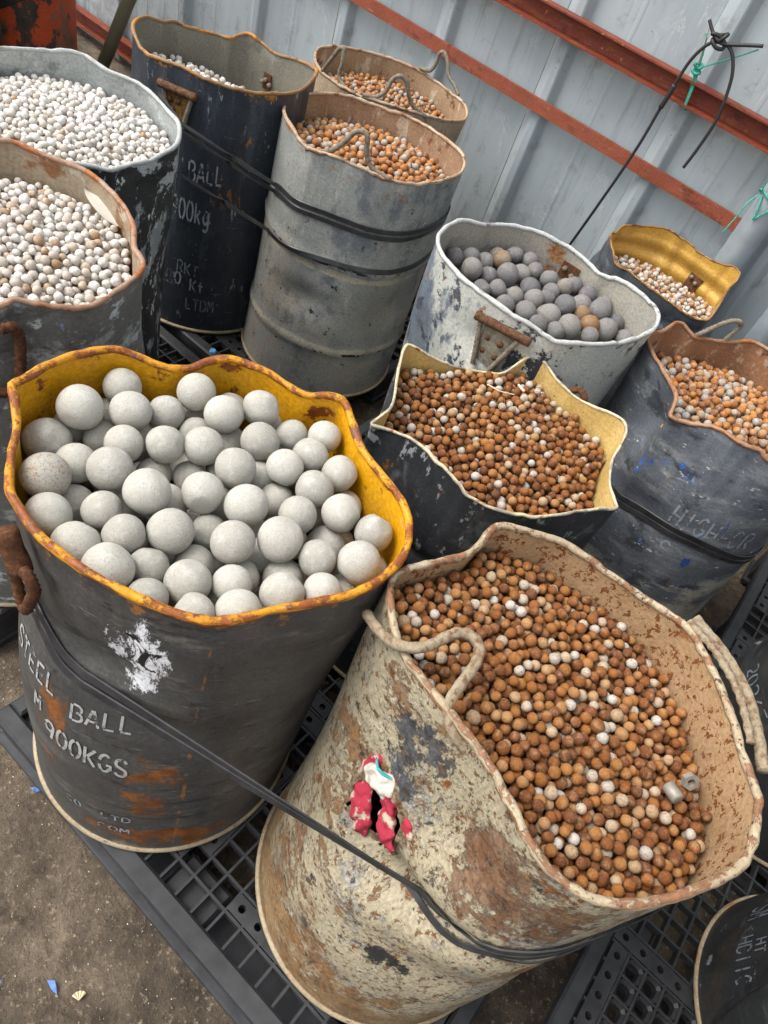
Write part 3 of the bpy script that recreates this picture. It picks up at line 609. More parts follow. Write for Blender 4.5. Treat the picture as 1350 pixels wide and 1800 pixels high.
        for j in range(len(jj) - 1):
            for i in range(N):
                a = j * (N + 1) + i; F.append((a, a + 1, a + N + 2, a + N + 1))
        s.inner = link_mesh('inner_wall', V, F, m_in, root, True, UV)
        rp = s.rim.copy(); d = rp[:, :2] - s.ct; d /= np.linalg.norm(d, axis=1)[:, None]; rp[:, :2] -= d * 0.0015
        br = np.random.default_rng(N + M).normal(size=N); br = bead * (1 + 0.14 * (0.4 * br + 0.3 * np.roll(br, 1) + 0.3 * np.roll(br, -1)))
        V, F = tube(rp - inv, br, 8, True); n8 = len(V)
        uvr = [(s.phi[i // 8] * 0.29, (i % 8) * 0.006 + 0.9) for i in range(n8)]
        link_mesh('rim', V, F, m_rim, root, True, uvr)
        bp = s.X[M].copy() - inv; bp[:, 2] = 0.006
        V, F = tube(bp, 0.0068, 8, True); uvr = [(s.phi[i // 8] * 0.29, (i % 8) * 0.006 + 0.15) for i in range(len(V))]
        link_mesh('bottom_ring', V, F, m_base, root, True, uvr)
        return root
    def local(s, pts): return np.array(pts, float) - np.array([*s.cb, ZB])

DUST = H('94856b')
def rimmat(name, a, b, rust=0.5): return layered(name, (a, b), [dict(c=H('7d4420'), c2=H('9c5a24'), s=16, lo=0.62 - rust * 0.25, hi=0.70 - rust * 0.25), dict(c=H('41240f'), s=40, lo=0.62, hi=0.70, amt=0.7)], 0.6, bump=0.5)
BASEM = rimmat('dusty_base_ring', H('8d7d62'), H('a3937a'), 0.2)

MO = {}; MI = {}; MR = {}
MO['D1'] = layered('charcoal_paint_worn', (H('4b4a48'), H('3c3b3a')), [
    dict(c=H('6a6863'), s=3, st=(1, 2), lo=0.52, hi=0.75, amt=0.5),
    dict(c=H('7c7972'), s=9, st=(1.0, 3), lo=0.58, hi=0.74, amt=0.4),
    dict(c=H('1d1c1c'), s=9, st=(0.6, 2.4), lo=0.60, hi=0.66, amt=0.6, dist=1.6),
    dict(c=H('8a5426'), c2=H('5c3517'), s=9, lo=0.42, hi=0.55, reg=(U(-50), 0.47, 0.085, 0.16), k=0.3, h=0.3),
    dict(c=H('8a5426'), c2=H('6a4120'), s=8, st=(1.3, 0.7), lo=0.42, hi=0.57, reg=(U(-91), 0.50, 0.065, 0.24), k=0.3, h=0.3),
    dict(c=H('835026'), c2=H('5c3517'), s=10, lo=0.44, hi=0.57, reg=(U(-35), 0.21, 0.26, 0.10), k=0.25, h=0.3),
    dict(c=H('8b5c30'), s=14, lo=0.42, hi=0.6, reg=(U(-38.5), 0.55, 0.007, 0.62), k=0.5),
    dict(c=H('8a5f35'), s=20, lo=0.55, hi=0.65, vg=(0.93, 1.0), k=0.2),
    dict(c=H('dcdcde'), s=15, st=(1.5, 0.8), lo=0.47, hi=0.50, reg=(U(-60), 0.87, 0.085, 0.17), k=0.30, h=0.8, dist=0.2, r=0.82, d=12),
    dict(c=H('1a191b'), s=9, lo=0.60, hi=0.63, reg=(U(-60), 0.87, 0.08, 0.12), k=0.22, dist=2.0),
    dict(c=DUST, s=9, st=(1, 0.6), lo=0.42, hi=0.7, vg=(0.24, 0.14), k=0.35, amt=0.8)], 0.5, seed=1)
MI['D1'] = layered('yellow_enamel_inside', (H('d39a10'), H('c08908')), [
    dict(c=H('8b7f60'), s=6, lo=0.45, hi=0.62, vg=(0.94, 0.84), k=0.35, amt=0.8),
    dict(c=H('8c4a18'), c2=H('5f3013'), s=13, lo=0.58, hi=0.63, h=-0.6),
    dict(c=H('a8741a'), s=28, st=(1, 0.25), lo=0.6, hi=0.7, amt=0.5)], 0.45, seed=2)
MR['D1'] = layered('yellow_rust_rim', (H('c98c14'), H('b87a12')), [dict(c=H('8c4c1c'), c2=H('6e3714'), s=14, lo=0.46, hi=0.54, h=-0.5), dict(c=H('6b4a3a'), s=20, lo=0.62, hi=0.68)], 0.55, bump=0.6, seed=3)

BEI = (H('b3a489'), H('a59578'))
MO['D2'] = layered('beige_paint_peeling', (H('a3987f'), H('938972')), [
    dict(c=H('83807a'), c2=H('969187'), s=8, lo=0.57, hi=0.60, h=-0.3, r=0.76),
    dict(c=H('7a6450'), c2=H('84623f'), s=8, lo=0.555, hi=0.575, h=-0.6, r=0.8, d=12),
    dict(c=H('806650'), c2=H('6a4a32'), s=7, lo=0.47, hi=0.53, reg=(U(-66), 0.86, 0.18, 0.20), k=0.24, h=-0.6, r=0.8, d=12),
    dict(c=H('866239'), c2=H('705230'), s=6, lo=0.41, hi=0.56, vg=(0.66, 0.22), k=0.28, h=-0.4, amt=0.85, r=0.78),
    dict(c=H('b0a690'), s=12, lo=0.60, hi=0.62, h=0.5, r=0.8, d=12),
    dict(c=H('2b2926'), c2=H('5a5650'), s=22, lo=0.60, hi=0.62, h=-0.8, r=0.8, d=12),
    dict(c=H('2f2e2e'), c2=H('55565a'), s=13, lo=0.48, hi=0.52, reg=(U(-124), 0.84, 0.10, 0.18), k=0.22, h=-0.6, r=0.8),
    dict(c=H('8a4f1e'), c2=H('6b3d18'), s=24, lo=0.62, hi=0.66, h=-0.3, r=0.78),
    dict(c=H('6d4f36'), s=60, lo=0.60, hi=0.64, h=-0.3, d=4),
    dict(c=H('292725'), s=12, lo=0.46, hi=0.50, reg=(U(-76), 0.48, 0.09, 0.04), k=0.3, h=-0.6, r=0.8),
    dict(c=H('8d7553'), c2=H('7a5a38'), s=8, st=(0.7, 1.2), lo=0.32, hi=0.52, vg=(0.42, 0.15), k=0.35, amt=0.9, r=0.78)], 0.72, fine=0.35, bump=0.8, seed=4)
MI['D2'] = layered('tan_rust_spotted_inside', (H('a08362'), H('917352')), [
    dict(c=H('b59c80'), s=3.5, lo=0.48, hi=0.6, reg=(U(-25), 0.93, 0.15, 0.14), k=0.35),
    dict(c=H('74441f'), c2=H('5e3316'), s=85, st=(1, 0.8), lo=0.575, hi=0.62, h=-0.3, d=3),
    dict(c=H('7a4a24'), s=9, lo=0.53, hi=0.62, reg=(U(80), 0.95, 0.14, 0.12), k=0.25, amt=0.8)], 0.7, seed=5)
MR['D2'] = layered('beige_rim_paint', (H('a99a80'), H('98866c')), [dict(c=H('74543f'), c2=H('8a6040'), s=26, lo=0.50, hi=0.56, h=-0.5), dict(c=H('4a3424'), s=50, lo=0.60, hi=0.66)], 0.65, bump=0.6, seed=6)

MO['D3'] = layered('black_scuffed_paint', (H('2f3134'), H('3b3d40')), [
    dict(c=H('6d6f72'), s=7, st=(1.5, 1), lo=0.58, hi=0.7, amt=0.55), dict(c=H('a9abad'), s=16, st=(1.6, 0.9), lo=0.62, hi=0.66, amt=0.8),
    dict(c=H('c7c5c0'), s=20, lo=0.58, hi=0.62, reg=(U(-165), 0.80, 0.09, 0.14), k=0.3), dict(c=H('7d5228'), s=20, lo=0.66, hi=0.71)], 0.38, seed=7, spec=0.5)
MI['D3'] = layered('pale_gold_lacquer_inside', (H('b99a5a'), H('c6aa6c')), [
    dict(c=H('3e3322'), s=55, lo=0.60, hi=0.64, vg=(0.86, 0.76), k=0.12), dict(c=H('8a7350'), s=5, lo=0.5, hi=0.66, vg=(0.86, 0.76), k=0.2, amt=0.7), dict(c=H('2d2519'), s=70, lo=0.665, hi=0.69)], 0.5, seed=8)
MR['D3'] = layered('pale_edge', (H('c9b98f'), H('b0a68f')), [dict(c=H('8f877a'), s=12, lo=0.5, hi=0.58), dict(c=H('7a5128'), s=22, lo=0.6, hi=0.66)], 0.5, bump=0.4, seed=9)

MO['D4'] = layered('weathered_zinc_white', (H('a3a59f'), H('b3b2a8')), [
    dict(c=H('6b737b'), c2=H('555d66'), s=5, st=(1.2, 0.7), lo=0.44, hi=0.55, reg=(U(-135), 0.65, 0.26, 0.5), k=0.18),
    dict(c=H('4a5159'), c2=H('383d44'), s=14, lo=0.57, hi=0.61, h=-0.4), dict(c=H('2b2f36'), s=20, lo=0.48, hi=0.52, reg=(U(-62), 0.85, 0.13, 0.12), k=0.25, h=-0.4),
    dict(c=H('c9c5b8'), s=6, st=(1, 0.5), lo=0.56, hi=0.62, amt=0.7), dict(c=H('7c4d28'), s=16, lo=0.66, hi=0.7)], 0.5, bump=0.5, seed=10)
MI['D4'] = layered('dusty_zinc_inside', (H('8d8a82'), H('9c9688')), [
    dict(c=H('7b4423'), c2=H('a4805a'), s=18, lo=0.42, hi=0.5, reg=(U(112), 0.9, 0.055, 0.14), k=0.35), dict(c=H('a08d72'), s=4, lo=0.5, hi=0.62, vg=(0.93, 0.8), k=0.2, amt=0.8), dict(c=H('6d6e6e'), s=8, lo=0.6, hi=0.7, amt=0.6)], 0.55, seed=11)
MR['D4'] = layered('white_zinc_rim', (H('b5b6b2'), H('a3a5a2')), [dict(c=H('6e6a64'), s=22, lo=0.6, hi=0.66), dict(c=H('6b4a34'), s=30, lo=0.66, hi=0.7)], 0.5, bump=0.5, seed=12)

MO['D5'] = layered('slate_paint', (H('4d5156'), H('3c3f44')), [dict(c=H('7b7f83'), s=7, st=(1, 2), lo=0.58, hi=0.7, amt=0.5), dict(c=H('25272a'), s=8, lo=0.6, hi=0.66, amt=0.7), dict(c=H('7d5530'), s=14, lo=0.6, hi=0.66, vg=(0.78, 0.86), k=0.15)], 0.45, seed=13)
MI['D5'] = layered('gold_lacquer_inside', (H('b58d3c'), H('c49a48')), [dict(c=H('3a2c14'), s=40, lo=0.62, hi=0.66, vg=(0.78, 0.86), k=0.1), dict(c=H('8d6a2e'), s=4, lo=0.5, hi=0.66, amt=0.6)], 0.35, seed=14, spec=0.6, metal=0.25)
MR['D5'] = layered('torn_rust_edge', (H('9a7440'), H('7d5730')), [dict(c=H('4d2f1b'), s=16, lo=0.5, hi=0.58)], 0.6, bump=0.5, seed=15)

MO['D6'] = layered('slate_paint_brushed', (H('666a70'), H('54585e')), [
    dict(c=H('8d8f8f'), s=5, st=(1.0, 4), lo=0.50, hi=0.66, amt=0.55), dict(c=H('a8a394'), s=4, st=(1.0, 3), lo=0.40, hi=0.56, vg=(0.62, 0.36), k=0.25, amt=0.9),
    dict(c=H('2b2d32'), s=6, st=(1.2, 2), lo=0.56, hi=0.66, amt=0.7), dict(c=H('4468ae'), c2=H('7f9cd0'), s=16, lo=0.685, hi=0.70), dict(c=H('2f5296'), c2=H('4a74b8'), s=11, st=(1.6, 0.8), lo=0.60, hi=0.62, reg=(U(-95), 0.78, 0.14, 0.14), k=0.14),
    dict(c=H('9a6326'), s=18, lo=0.68, hi=0.71, amt=0.9), dict(c=H('c9c8c2'), s=24, st=(1, 2.5), lo=0.66, hi=0.70), dict(c=H('294c8e'), s=14, st=(1.4, 0.6), lo=0.42, hi=0.48, reg=(U(-52), 0.70, 0.016, 0.06), k=0.4), dict(c=H('2a4a88'), s=14, lo=0.42, hi=0.5, reg=(U(-58), 0.55, 0.02, 0.045), k=0.4)], 0.48, bump=0.35, seed=16)
MI['D6'] = layered('rust_brown_inside', (H('8d6546'), H('79543a')), [dict(c=H('a68a72'), s=24, st=(1, 0.6), lo=0.55, hi=0.64), dict(c=H('5c3820'), s=12, lo=0.6, hi=0.67)], 0.75, seed=17, bump=0.6)
MR['D6'] = rimmat('brown_rust_rim', H('8a6347'), H('99795f'), 0.35)

MO['D7'] = layered('grey_blue_paint_dusty', (H('94958f'), H('80837f')), [
    dict(c=H('989083'), s=3.5, st=(1.2, 1), lo=0.40, hi=0.54, reg=(U(-105), 0.50, 0.20, 0.6), k=0.28, amt=0.95), dict(c=H('9a9488'), s=5, st=(1, 2), lo=0.46, hi=0.62, vg=(0.70, 0.4), k=0.16, amt=0.8),
    dict(c=H('545a63'), s=6, st=(1.2, 0.8), lo=0.52, hi=0.68, amt=0.75), dict(c=H('b0aaa0'), s=24, st=(1, 0.3), lo=0.60, hi=0.72, amt=0.5), dict(c=H('22262c'), s=24, lo=0.67, hi=0.69, h=-0.3),
    dict(c=H('b5ad98'), s=16, lo=0.40, hi=0.5, vg=(0.60, 0.635), k=0.0, amt=0.0), dict(c=H('2a2d33'), s=30, st=(0.7, 1), lo=0.50, hi=0.54, reg=(U(-60), 0.655, 0.6, 0.012), k=0.4), dict(c=H('b3aa95'), s=9, lo=0.30, hi=0.5, reg=(U(-60), 0.628, 0.6, 0.016), k=0.4, amt=0.8), dict(c=H('b3aa95'), s=9, lo=0.30, hi=0.5, reg=(U(-60), 0.350, 0.6, 0.024), k=0.4, amt=0.8), dict(c=H('2a2d33'), s=26, st=(0.7, 1), lo=0.52, hi=0.55, reg=(U(-60), 0.338, 0.6, 0.012), k=0.4),
    dict(c=H('7d5a45'), s=9, lo=0.46, hi=0.56, reg=(U(-30), 0.90, 0.10, 0.045), k=0.35), dict(c=H('8a6650'), s=14, lo=0.52, hi=0.62, vg=(0.88, 0.95), k=0.25)], 0.5, bump=0.4, seed=18)
MI['D7'] = layered('rusty_beige_inside', (H('9a7d62'), H('86664c')), [dict(c=H('b5a189'), s=16, st=(1, 0.35), lo=0.54, hi=0.62), dict(c=H('6a4128'), s=10, st=(1, 0.5), lo=0.55, hi=0.64)], 0.75, seed=19, bump=0.6)
MR['D7'] = layered('beige_rust_rim', (H('b09c84'), H('9c8066')), [dict(c=H('7a4f35'), s=16, lo=0.52, hi=0.6, h=-0.3)], 0.65, bump=0.5, seed=20)
MO['D8'] = layered('rusty_beige_outside', (H('a08f78'), H('8f7a62')), [dict(c=H('74543c'), s=8, st=(1, 0.5), lo=0.54, hi=0.64)], 0.7, seed=21)
MI['D8'] = layered('rusty_beige_lining', (H('8f7459'), H('9c8265')), [dict(c=H('b3a28b'), s=14, st=(1, 0.4), lo=0.56, hi=0.64), dict(c=H('66432c'), s=11, lo=0.6, hi=0.66)], 0.75, seed=22, bump=0.6)
MR['D8'] = MR['D7']

MO['D9'] = layered('black_blue_paint', (H('343940'), H('2a2e34')), [
    dict(c=H('4c535b'), s=5, st=(2.5, 0.5), lo=0.52, hi=0.68, amt=0.6), dict(c=H('8f9297'), s=14, st=(2, 0.6), lo=0.645, hi=0.68, amt=0.8), dict(c=H('b07a2c'), c2=H('8a5a22'), s=10, st=(1.4, 0.5), lo=0.56, hi=0.59, reg=(U(-32), 0.72, 0.10, 0.26), k=0.2, h=0.2),
    dict(c=H('a06c28'), s=15, lo=0.55, hi=0.62, vg=(0.93, 0.99), k=0.2)], 0.42, seed=23)
MI['D9'] = layered('grey_olive_inside', (H('6d6a5e'), H('79766a')), [dict(c=H('8e8b80'), s=5, lo=0.54, hi=0.68, amt=0.7), dict(c=H('4f4d45'), s=7, lo=0.58, hi=0.7, amt=0.6)], 0.6, seed=24)
MR['D9'] = layered('orange_rust_rim', (H('8f6a3c'), H('7a614a')), [dict(c=H('b0701e'), s=9, lo=0.52, hi=0.6), dict(c=H('5a3a24'), s=18, lo=0.56, hi=0.64)], 0.6, bump=0.5, seed=25)

MO['D10'] = layered('black_with_grey_paint', (H('2d2f31'), H('262729')), [
    dict(c=H('9aa0a0'), c2=H('858b8d'), s=6, st=(1.6, 0.8), lo=0.535, hi=0.57, h=0.3), dict(c=H('a3a8a8'), s=9, lo=0.47, hi=0.5, vg=(0.83, 0.99), k=0.18, h=0.3), dict(c=H('c9ccca'), s=22, st=(1.4, 0.6), lo=0.62, hi=0.65), dict(c=H('1b1b1c'), s=14, lo=0.6, hi=0.64)], 0.45, seed=26)
MI['D10'] = layered('zinc_inside', (H('a9aeac'), H('969b9a')), [dict(c=H('c4c8c6'), s=5, lo=0.54, hi=0.66), dict(c=H('7d8180'), s=9, lo=0.58, hi=0.68), dict(c=H('8d8a7d'), s=4, lo=0.5, hi=0.64, vg=(0.97, 0.88), k=0.2, amt=0.7)], 0.36, metal=0.3, seed=27)
MR['D10'] = layered('zinc_rim', (H('adb0ae'), H('9a9c99')), [dict(c=H('8a7a60'), s=10, lo=0.56, hi=0.66), dict(c=H('6a4a34'), s=26, lo=0.64, hi=0.69)], 0.45, bump=0.4, seed=28)
MO['D11'] = layered('grey_smeared_paint', (H('6f6d68'), H('605f5c')), [
    dict(c=H('9b9c9a'), s=6, st=(0.9, 1.6), lo=0.54, hi=0.62), dict(c=H('b5b8b8'), s=13, st=(0.9, 1.4), lo=0.60, hi=0.64), dict(c=H('494745'), s=6, st=(0.7, 2), lo=0.55, hi=0.66, amt=0.8), dict(c=H('8298b8'), s=18, st=(1, 0.8), lo=0.655, hi=0.68, amt=0.7),
    dict(c=H('80604a'), s=7, lo=0.52, hi=0.64, vg=(0.93, 1.0), k=0.3)], 0.5, seed=29)
MI['D11'] = layered('dusty_rust_inside', (H('9a8c77'), H('8a775f')), [dict(c=H('7d5638'), s=10, lo=0.53, hi=0.62), dict(c=H('b0a590'), s=13, lo=0.58, hi=0.66)], 0.7, seed=30)
MR['D11'] = rimmat('brown_rim', H('8a6750'), H('9a7f6a'), 0.42)

GRP = 'open steel drums filled with steel balls'
SPEC = {
 'D1': dict(cb=(-0.508, 0.522), L=0.7, dents=((-78, 0.80, 20, 0.055, 0.022), (-40, 0.72, 30, 0.12, 0.012), (-110, 0.84, 16, 0.10, 0.016)), label='charcoal drum lined yellow, full of large pale grey balls', seed=1, N=192, M=72),
 'D2': dict(cb=(0.092, 0.640), L=0.85, dents=((-117, 0.715, 15, 0.05, 0.030), (-92, 0.665, 24, 0.035, 0.038), (-64, 0.70, 16, 0.03, 0.022), (-135, 0.80, 12, 0.10, 0.014), (-85, 0.86, 26, 0.08, 0.018), (-105, 0.57, 20, 0.05, -0.010), (-60, 0.52, 40, 0.06, 0.012), (-100, 0.33, 25, 0.06, 0.008)), label='crumpled beige drum with peeling paint, full of small rusty balls', seed=2, N=224, M=90, nz=0.003),
 'D3': dict(cb=(-0.330, 1.215), L=0.55, dents=((-150, 0.72, 20, 0.05, 0.03), (-120, 0.66, 40, 0.05, 0.015)), hoops=((0.70, 0.012, -0.010), (0.665, 0.012, 0.010), (0.63, 0.012, -0.010), (0.595, 0.012, 0.010), (0.56, 0.012, -0.010), (0.525, 0.012, 0.008)), label='low crushed black drum with a pale gold inside, full of rusty balls', seed=3),
 'D4': dict(cb=(-0.560, 1.725), L=0.6, dents=((-125, 0.66, 18, 0.10, 0.02), (-95, 0.86, 14, 0.05, 0.014)), label='dented whitish galvanised drum holding large dark balls', seed=4),
 'D5': dict(cb=(-0.435, 2.515), L=0.6, dents=(), hoops=((0.80, 0.010, -0.006), (0.765, 0.010, 0.008), (0.73, 0.010, -0.007)), label='slate drum with torn edge and shiny gold inside by the wall', seed=5),
 'D6': dict(cb=(0.065, 1.915), L=0.6, dents=((-128, 0.80, 15, 0.09, 0.04), (-100, 0.62, 22, 0.05, 0.018)), label='slate drum with blue paint marks and rust brown inside at the right', seed=6),
 'D7': dict(cb=(-1.318, 1.885), L=0.5, Rt=0.282, Rb=0.286, dents=((-75, 0.50, 18, 0.05, 0.02), (-10, 0.50, 16, 0.08, 0.02)), hoops=((0.655, 0.010, 0.009), (0.345, 0.010, 0.009)), label='tall grey blue drum with two hoops and a bent wire handle', seed=7),
 'D8': dict(cb=(-1.700, 2.460), L=0.4, Rt=0.282, Rb=0.285, dents=(), hoops=((0.62, 0.010, 0.008),), label='rusty beige drum with wire handles nearest the wall', seed=8),
 'D9': dict(cb=(-1.815, 1.735), L=0.5, Rt=0.274, Rb=0.282, dents=((-30, 0.62, 20, 0.1, 0.008),), label='black lettered drum with jagged rusty rim, half filled with pale balls', seed=9),
 'D10': dict(cb=(-1.655, 1.030), L=0.5, dents=((20, 0.6, 20, 0.2, 0.006),), label='zinc-lined black drum heaped with white balls, the farther left one', seed=10),
 'D11': dict(cb=(-1.225, 0.615), L=0.5, dents=((-30, 0.6, 25, 0.1, 0.01),), label='grey drum with brown rim of rust-flecked white balls at left edge', seed=11),
}
DR = {}
for k, a in SPEC.items():
    a = dict(a); lb = a.pop('label')
    d = Drum(RIMS[k], **a)
    d.build(lb, GRP, MO[k], MI[k], MR[k], BASEM, depth={'D5': 0.45, 'D9': 0.4}.get(k, 0.33), hole=(-119, 0.724, 14.5, 0.060) if k == 'D2' else None, bead={'D2': 0.0065, 'D3': 0.0035, 'D5': 0.0035, 'D1': 0.0068, 'D4': 0.0062}.get(k, 0.0055))
    DR[k] = d

# closed drums that show only their sides
def plain_rim(c, R, z, n=96): return [(c[0] + R * math.cos(2 * PI * i / n), c[1] + R * math.sin(2 * PI * i / n), z) for i in range(n)]
MB1 = layered('black_drum_paint', (H('2b2c2e'), H('363839')), [dict(c=H('5b5e60'), s=6, st=(1, 3), lo=0.56, hi=0.7, amt=0.5), dict(c=H('8a8d8f'), s=18, lo=0.67, hi=0.7), dict(c=H('4a4136'), s=4, lo=0.52, hi=0.66, amt=0.5)], 0.42, seed=31)
MOR = layered('orange_paint_flaking', (H('c2502a'), H('b04522')), [dict(c=H('35302d'), c2=H('4a4038'), s=5, st=(1, 0.6), lo=0.53, hi=0.56, h=-0.3), dict(c=H('6b5a4a'), s=4, st=(1, 0.5), lo=0.53, hi=0.6, amt=0.8)], 0.55, seed=32)
LID = plain('black_drum_lid', H('2e3032'), 0.45, 0.2, 12)
def closed_drum(c, label, mat, h=0.86, seed=40, hoops=((0.43, 0.012, 0.009), (0.72, 0.012, 0.009))):
    d = Drum(plain_rim(c, 0.288, ZB + h), c, dents=(), hoops=hoops, seed=seed, N=96, M=60)
    r = d.build(label, 'closed drums standing around the open ones', mat, LID, LID, BASEM, depth=0.03, name='closed_drum')
    n = 48; V = [(0, 0, h - 0.012)] + [(0.284 * math.cos(2 * PI * i / n), 0.284 * math.sin(2 * PI * i / n), h - 0.012) for i in range(n)]
    link_mesh('lid', V, [(0, i + 1, (i + 1) % n + 1) for i in range(n)], LID, r, False)
    V, F = tube([(0.17, 0.05, h - 0.014), (0.17, 0.05, h + 0.0)], 0.032, 16); link_mesh('bung_cap', V, F, LID, r, False)
    return d
E1 = closed_drum((1.055, 1.08), 'black drum with faint stencilled letters at the lower right corner', MB1)
E2 = closed_drum((0.76, 1.66), 'black drum chalked 2026 at the right edge', MB1, seed=41)
E3 = closed_drum((0.93, 0.505), 'black drum cut off by the bottom right corner of the picture', MB1, seed=42)
E4 = closed_drum((-3.91, 2.30), 'orange drum with flaking paint in the top left corner', MOR, seed=43, hoops=())
E5 = closed_drum((-3.69, 1.76), 'black drum left of the orange one in the top left corner', MB1, seed=44, hoops=())
BIG_GREY='-765,437,930,39 -678,379,967,36 -622,344,953,33 -773,501,966,37 -785,561,900,35 -784,592,958,32 -726,564,962,34 -740,636,883,30 -711,626,936,32 -704,686,962,35 -636,688,963,34 -677,751,910,31 -611,754,964,33 -606,778,907,30 -556,703,955,34 -548,777,935,30 -557,796,879,30 -502,810,952,30 -483,753,954,31 -422,764,954,32 -487,691,959,32 -422,700,956,33 -385,755,906,30 -357,694,961,32 -296,711,958,32 -402,638,954,32 -466,664,909,30 -464,583,955,35 -533,623,957,35 -600,614,958,33 -619,695,903,30 -658,651,917,30 -637,564,960,31 -677,515,955,32 -695,439,940,33 -637,459,967,35 -740,517,912,30 -569,475,967,36 -632,540,905,30 -593,585,904,30 -526,548,955,33 -524,676,908,30 -587,410,951,30 -649,402,909,33 -555,344,953,35 -528,403,960,31 -494,460,956,35 -570,512,906,36 -483,528,910,30 -420,514,964,34 -380,575,964,36 -349,665,904,34 -320,601,955,30 -271,643,963,35 -486,345,971,36 -470,401,941,30 -411,423,950,34 -451,471,908,32 -371,471,946,30 -343,560,910,33 -310,512,955,33 -272,562,955,30 -423,361,956,30 -360,389,963,30 -324,437,965,32 -795,497,904,30 -705,681,898,30 -403,569,897,30 -390,512,908,30 -270,689,907,30 -266,626,902,30 -720,577,901,30 -575,412,830,33 -359,420,875,33 -770,445,850,33 -581,615,848,33 -295,504,850,33 -498,381,832,33 -667,486,889,33 -427,730,868,33 -399,498,844,33 -555,715,851,33 -551,549,836,33 -506,359,904,33 -526,484,850,33 -645,625,851,33 -312,684,832,33 -459,594,887,33 -514,780,836,33 -361,610,834,33 -578,347,834,33 -431,362,878,33 -678,557,838,33 -266,599,840,33 -746,591,836,33 -492,624,835,33 -512,743,891,33 -625,513,841,33 -658,711,832,33 -552,426,895,33 -693,409,848,33 -636,380,832,33 -416,662,843,33 -429,439,830,33 -418,562,835,33 -476,696,832,33 -613,761,838,33 -463,510,854,33 -743,502,835,33 -702,654,835,33 -612,450,886,33 -365,729,842,33 -528,589,889,33 -323,470,899,33 -606,673,831,33 -353,544,836,33 -587,372,896,33 -485,421,884,33 -278,552,893,33'
DARK_STEEL='-830,1729,875,27,0 -799,1772,878,26,0 -789,1852,825,26,0 -772,1884,865,28,0 -742,1927,878,26,0 -777,1818,865,28,0 -739,1848,887,26,1 -729,1939,830,26,0 -702,1959,874,27,0 -758,1715,881,31,0 -723,1757,870,26,0 -693,1809,876,35,0 -679,1872,868,30,0 -678,1948,829,26,0 -661,1926,874,26,0 -643,1985,836,26,0 -622,1832,870,31,0 -629,1935,835,26,0 -611,1920,880,26,0 -560,1933,881,26,0 -555,1985,871,29,0 -664,1716,877,26,0 -625,1750,868,28,0 -691,1672,870,26,0 -693,1711,835,26,0 -580,1783,872,30,0 -563,1835,869,26,0 -575,1885,869,26,0 -581,1952,837,26,0 -509,1841,883,31,0 -522,1966,817,38,0 -488,1919,869,31,0 -500,1975,879,29,0 -430,1919,890,32,0 -445,1974,878,26,0 -461,1977,829,26,0 -612,1680,870,28,0 -562,1713,870,30,0 -516,1766,870,34,0 -508,1692,871,26,0 -464,1719,870,26,0 -451,1776,873,34,0 -461,1869,873,26,1 -420,1838,878,27,1 -502,1856,829,26,1 -456,1897,830,26,1 -393,1794,874,26,0 -382,1882,869,33,0 -380,1942,870,27,0 -409,1956,828,26,1 -328,1905,866,26,0 -426,1813,834,26,0 -767,1738,830,26,0 -823,1767,832,26,0 -501,1525,797,30,0 -434,1730,806,30,0 -330,1857,777,30,0 -321,1801,809,30,0 -554,1656,794,30,0 -686,1778,781,30,0 -511,1729,806,30,0 -663,1662,796,30,0 -464,1922,781,30,0 -409,1574,808,30,0 -721,1623,777,30,0 -796,1798,793,30,0 -581,1826,796,30,0 -359,1716,815,30,0 -775,1652,787,30,0 -406,1651,809,30,0 -630,1549,783,30,0 -603,1622,783,30,0 -468,1844,779,30,0 -495,1651,791,30,0 -713,1866,814,30,0 -686,1613,826,30,0 -408,1857,800,30,0 -605,1680,774,30,0 -406,1775,775,30,0 -632,1737,807,30,0 -538,1915,771,30,0 -736,1704,784,30,0 -657,1854,795,30,0 -529,1790,786,30,0 -570,1527,818,30,0 -527,1596,819,30,0 -600,1912,783,30,0 -571,1736,816,30,0 -444,1619,772,30,0 -363,1905,807,30,0 -734,1802,813,30,0 -705,1936,771,30,0 -607,1971,793,30,0 -700,1565,775,30,0 -460,1594,829,30,0 -346,1648,781,30,0 -743,1580,825,30,0 -815,1737,781,30,0 -651,1793,828,30,0 -755,1844,777,30,0 -473,1776,807,30,0 -809,1681,825,30,0 -673,1541,830,30,0 -587,1772,772,30,0 -322,1749,771,30,0 -405,1937,771,30,0 -490,1581,771,30,0 -599,1582,827,30,0 -721,1663,824,30,0 -564,1574,772,30,0 -445,1531,771,30,0 -528,1855,775,30,0'

# ------------------------------------------------------------------ balls
def ico(sub):
    bm = bmesh.new(); bmesh.ops.create_icosphere(bm, subdivisions=sub, radius=1.0)
    v = np.array([p.co[:] for p in bm.verts]); f = np.array([[q.index for q in t.verts] for t in bm.faces]); bm.free(); return v, f
IV = {1: ico(1), 2: ico(2), 3: ico(3), 4: ico(4)}
def lumpy(v, rng, amp, flat=0.0):
    """an uneven cast ball: slight swelling and up to two worn flats"""
    d = np.zeros(len(v))
    for _ in range(5):
        k = rng.normal(size=3) * 1.6; d += amp * np.sin(v @ k + rng.uniform(0, 6))
    out = v * (1 + d)[:, None]
    for _ in range(rng.integers(0, 3) if flat else 0):
        n = rng.normal(size=3); n /= np.linalg.norm(n); h = 1 - flat * rng.uniform(0.3, 1.0)
        q = out @ n; out = out - np.maximum(q - h, 0)[:, None] * n * 0.8
    return out
def tone_attr(me, t):
    a = me.attributes.new('tone', 'FLOAT', 'POINT'); a.data.foreach_set('value', np.asarray(t, np.float32))
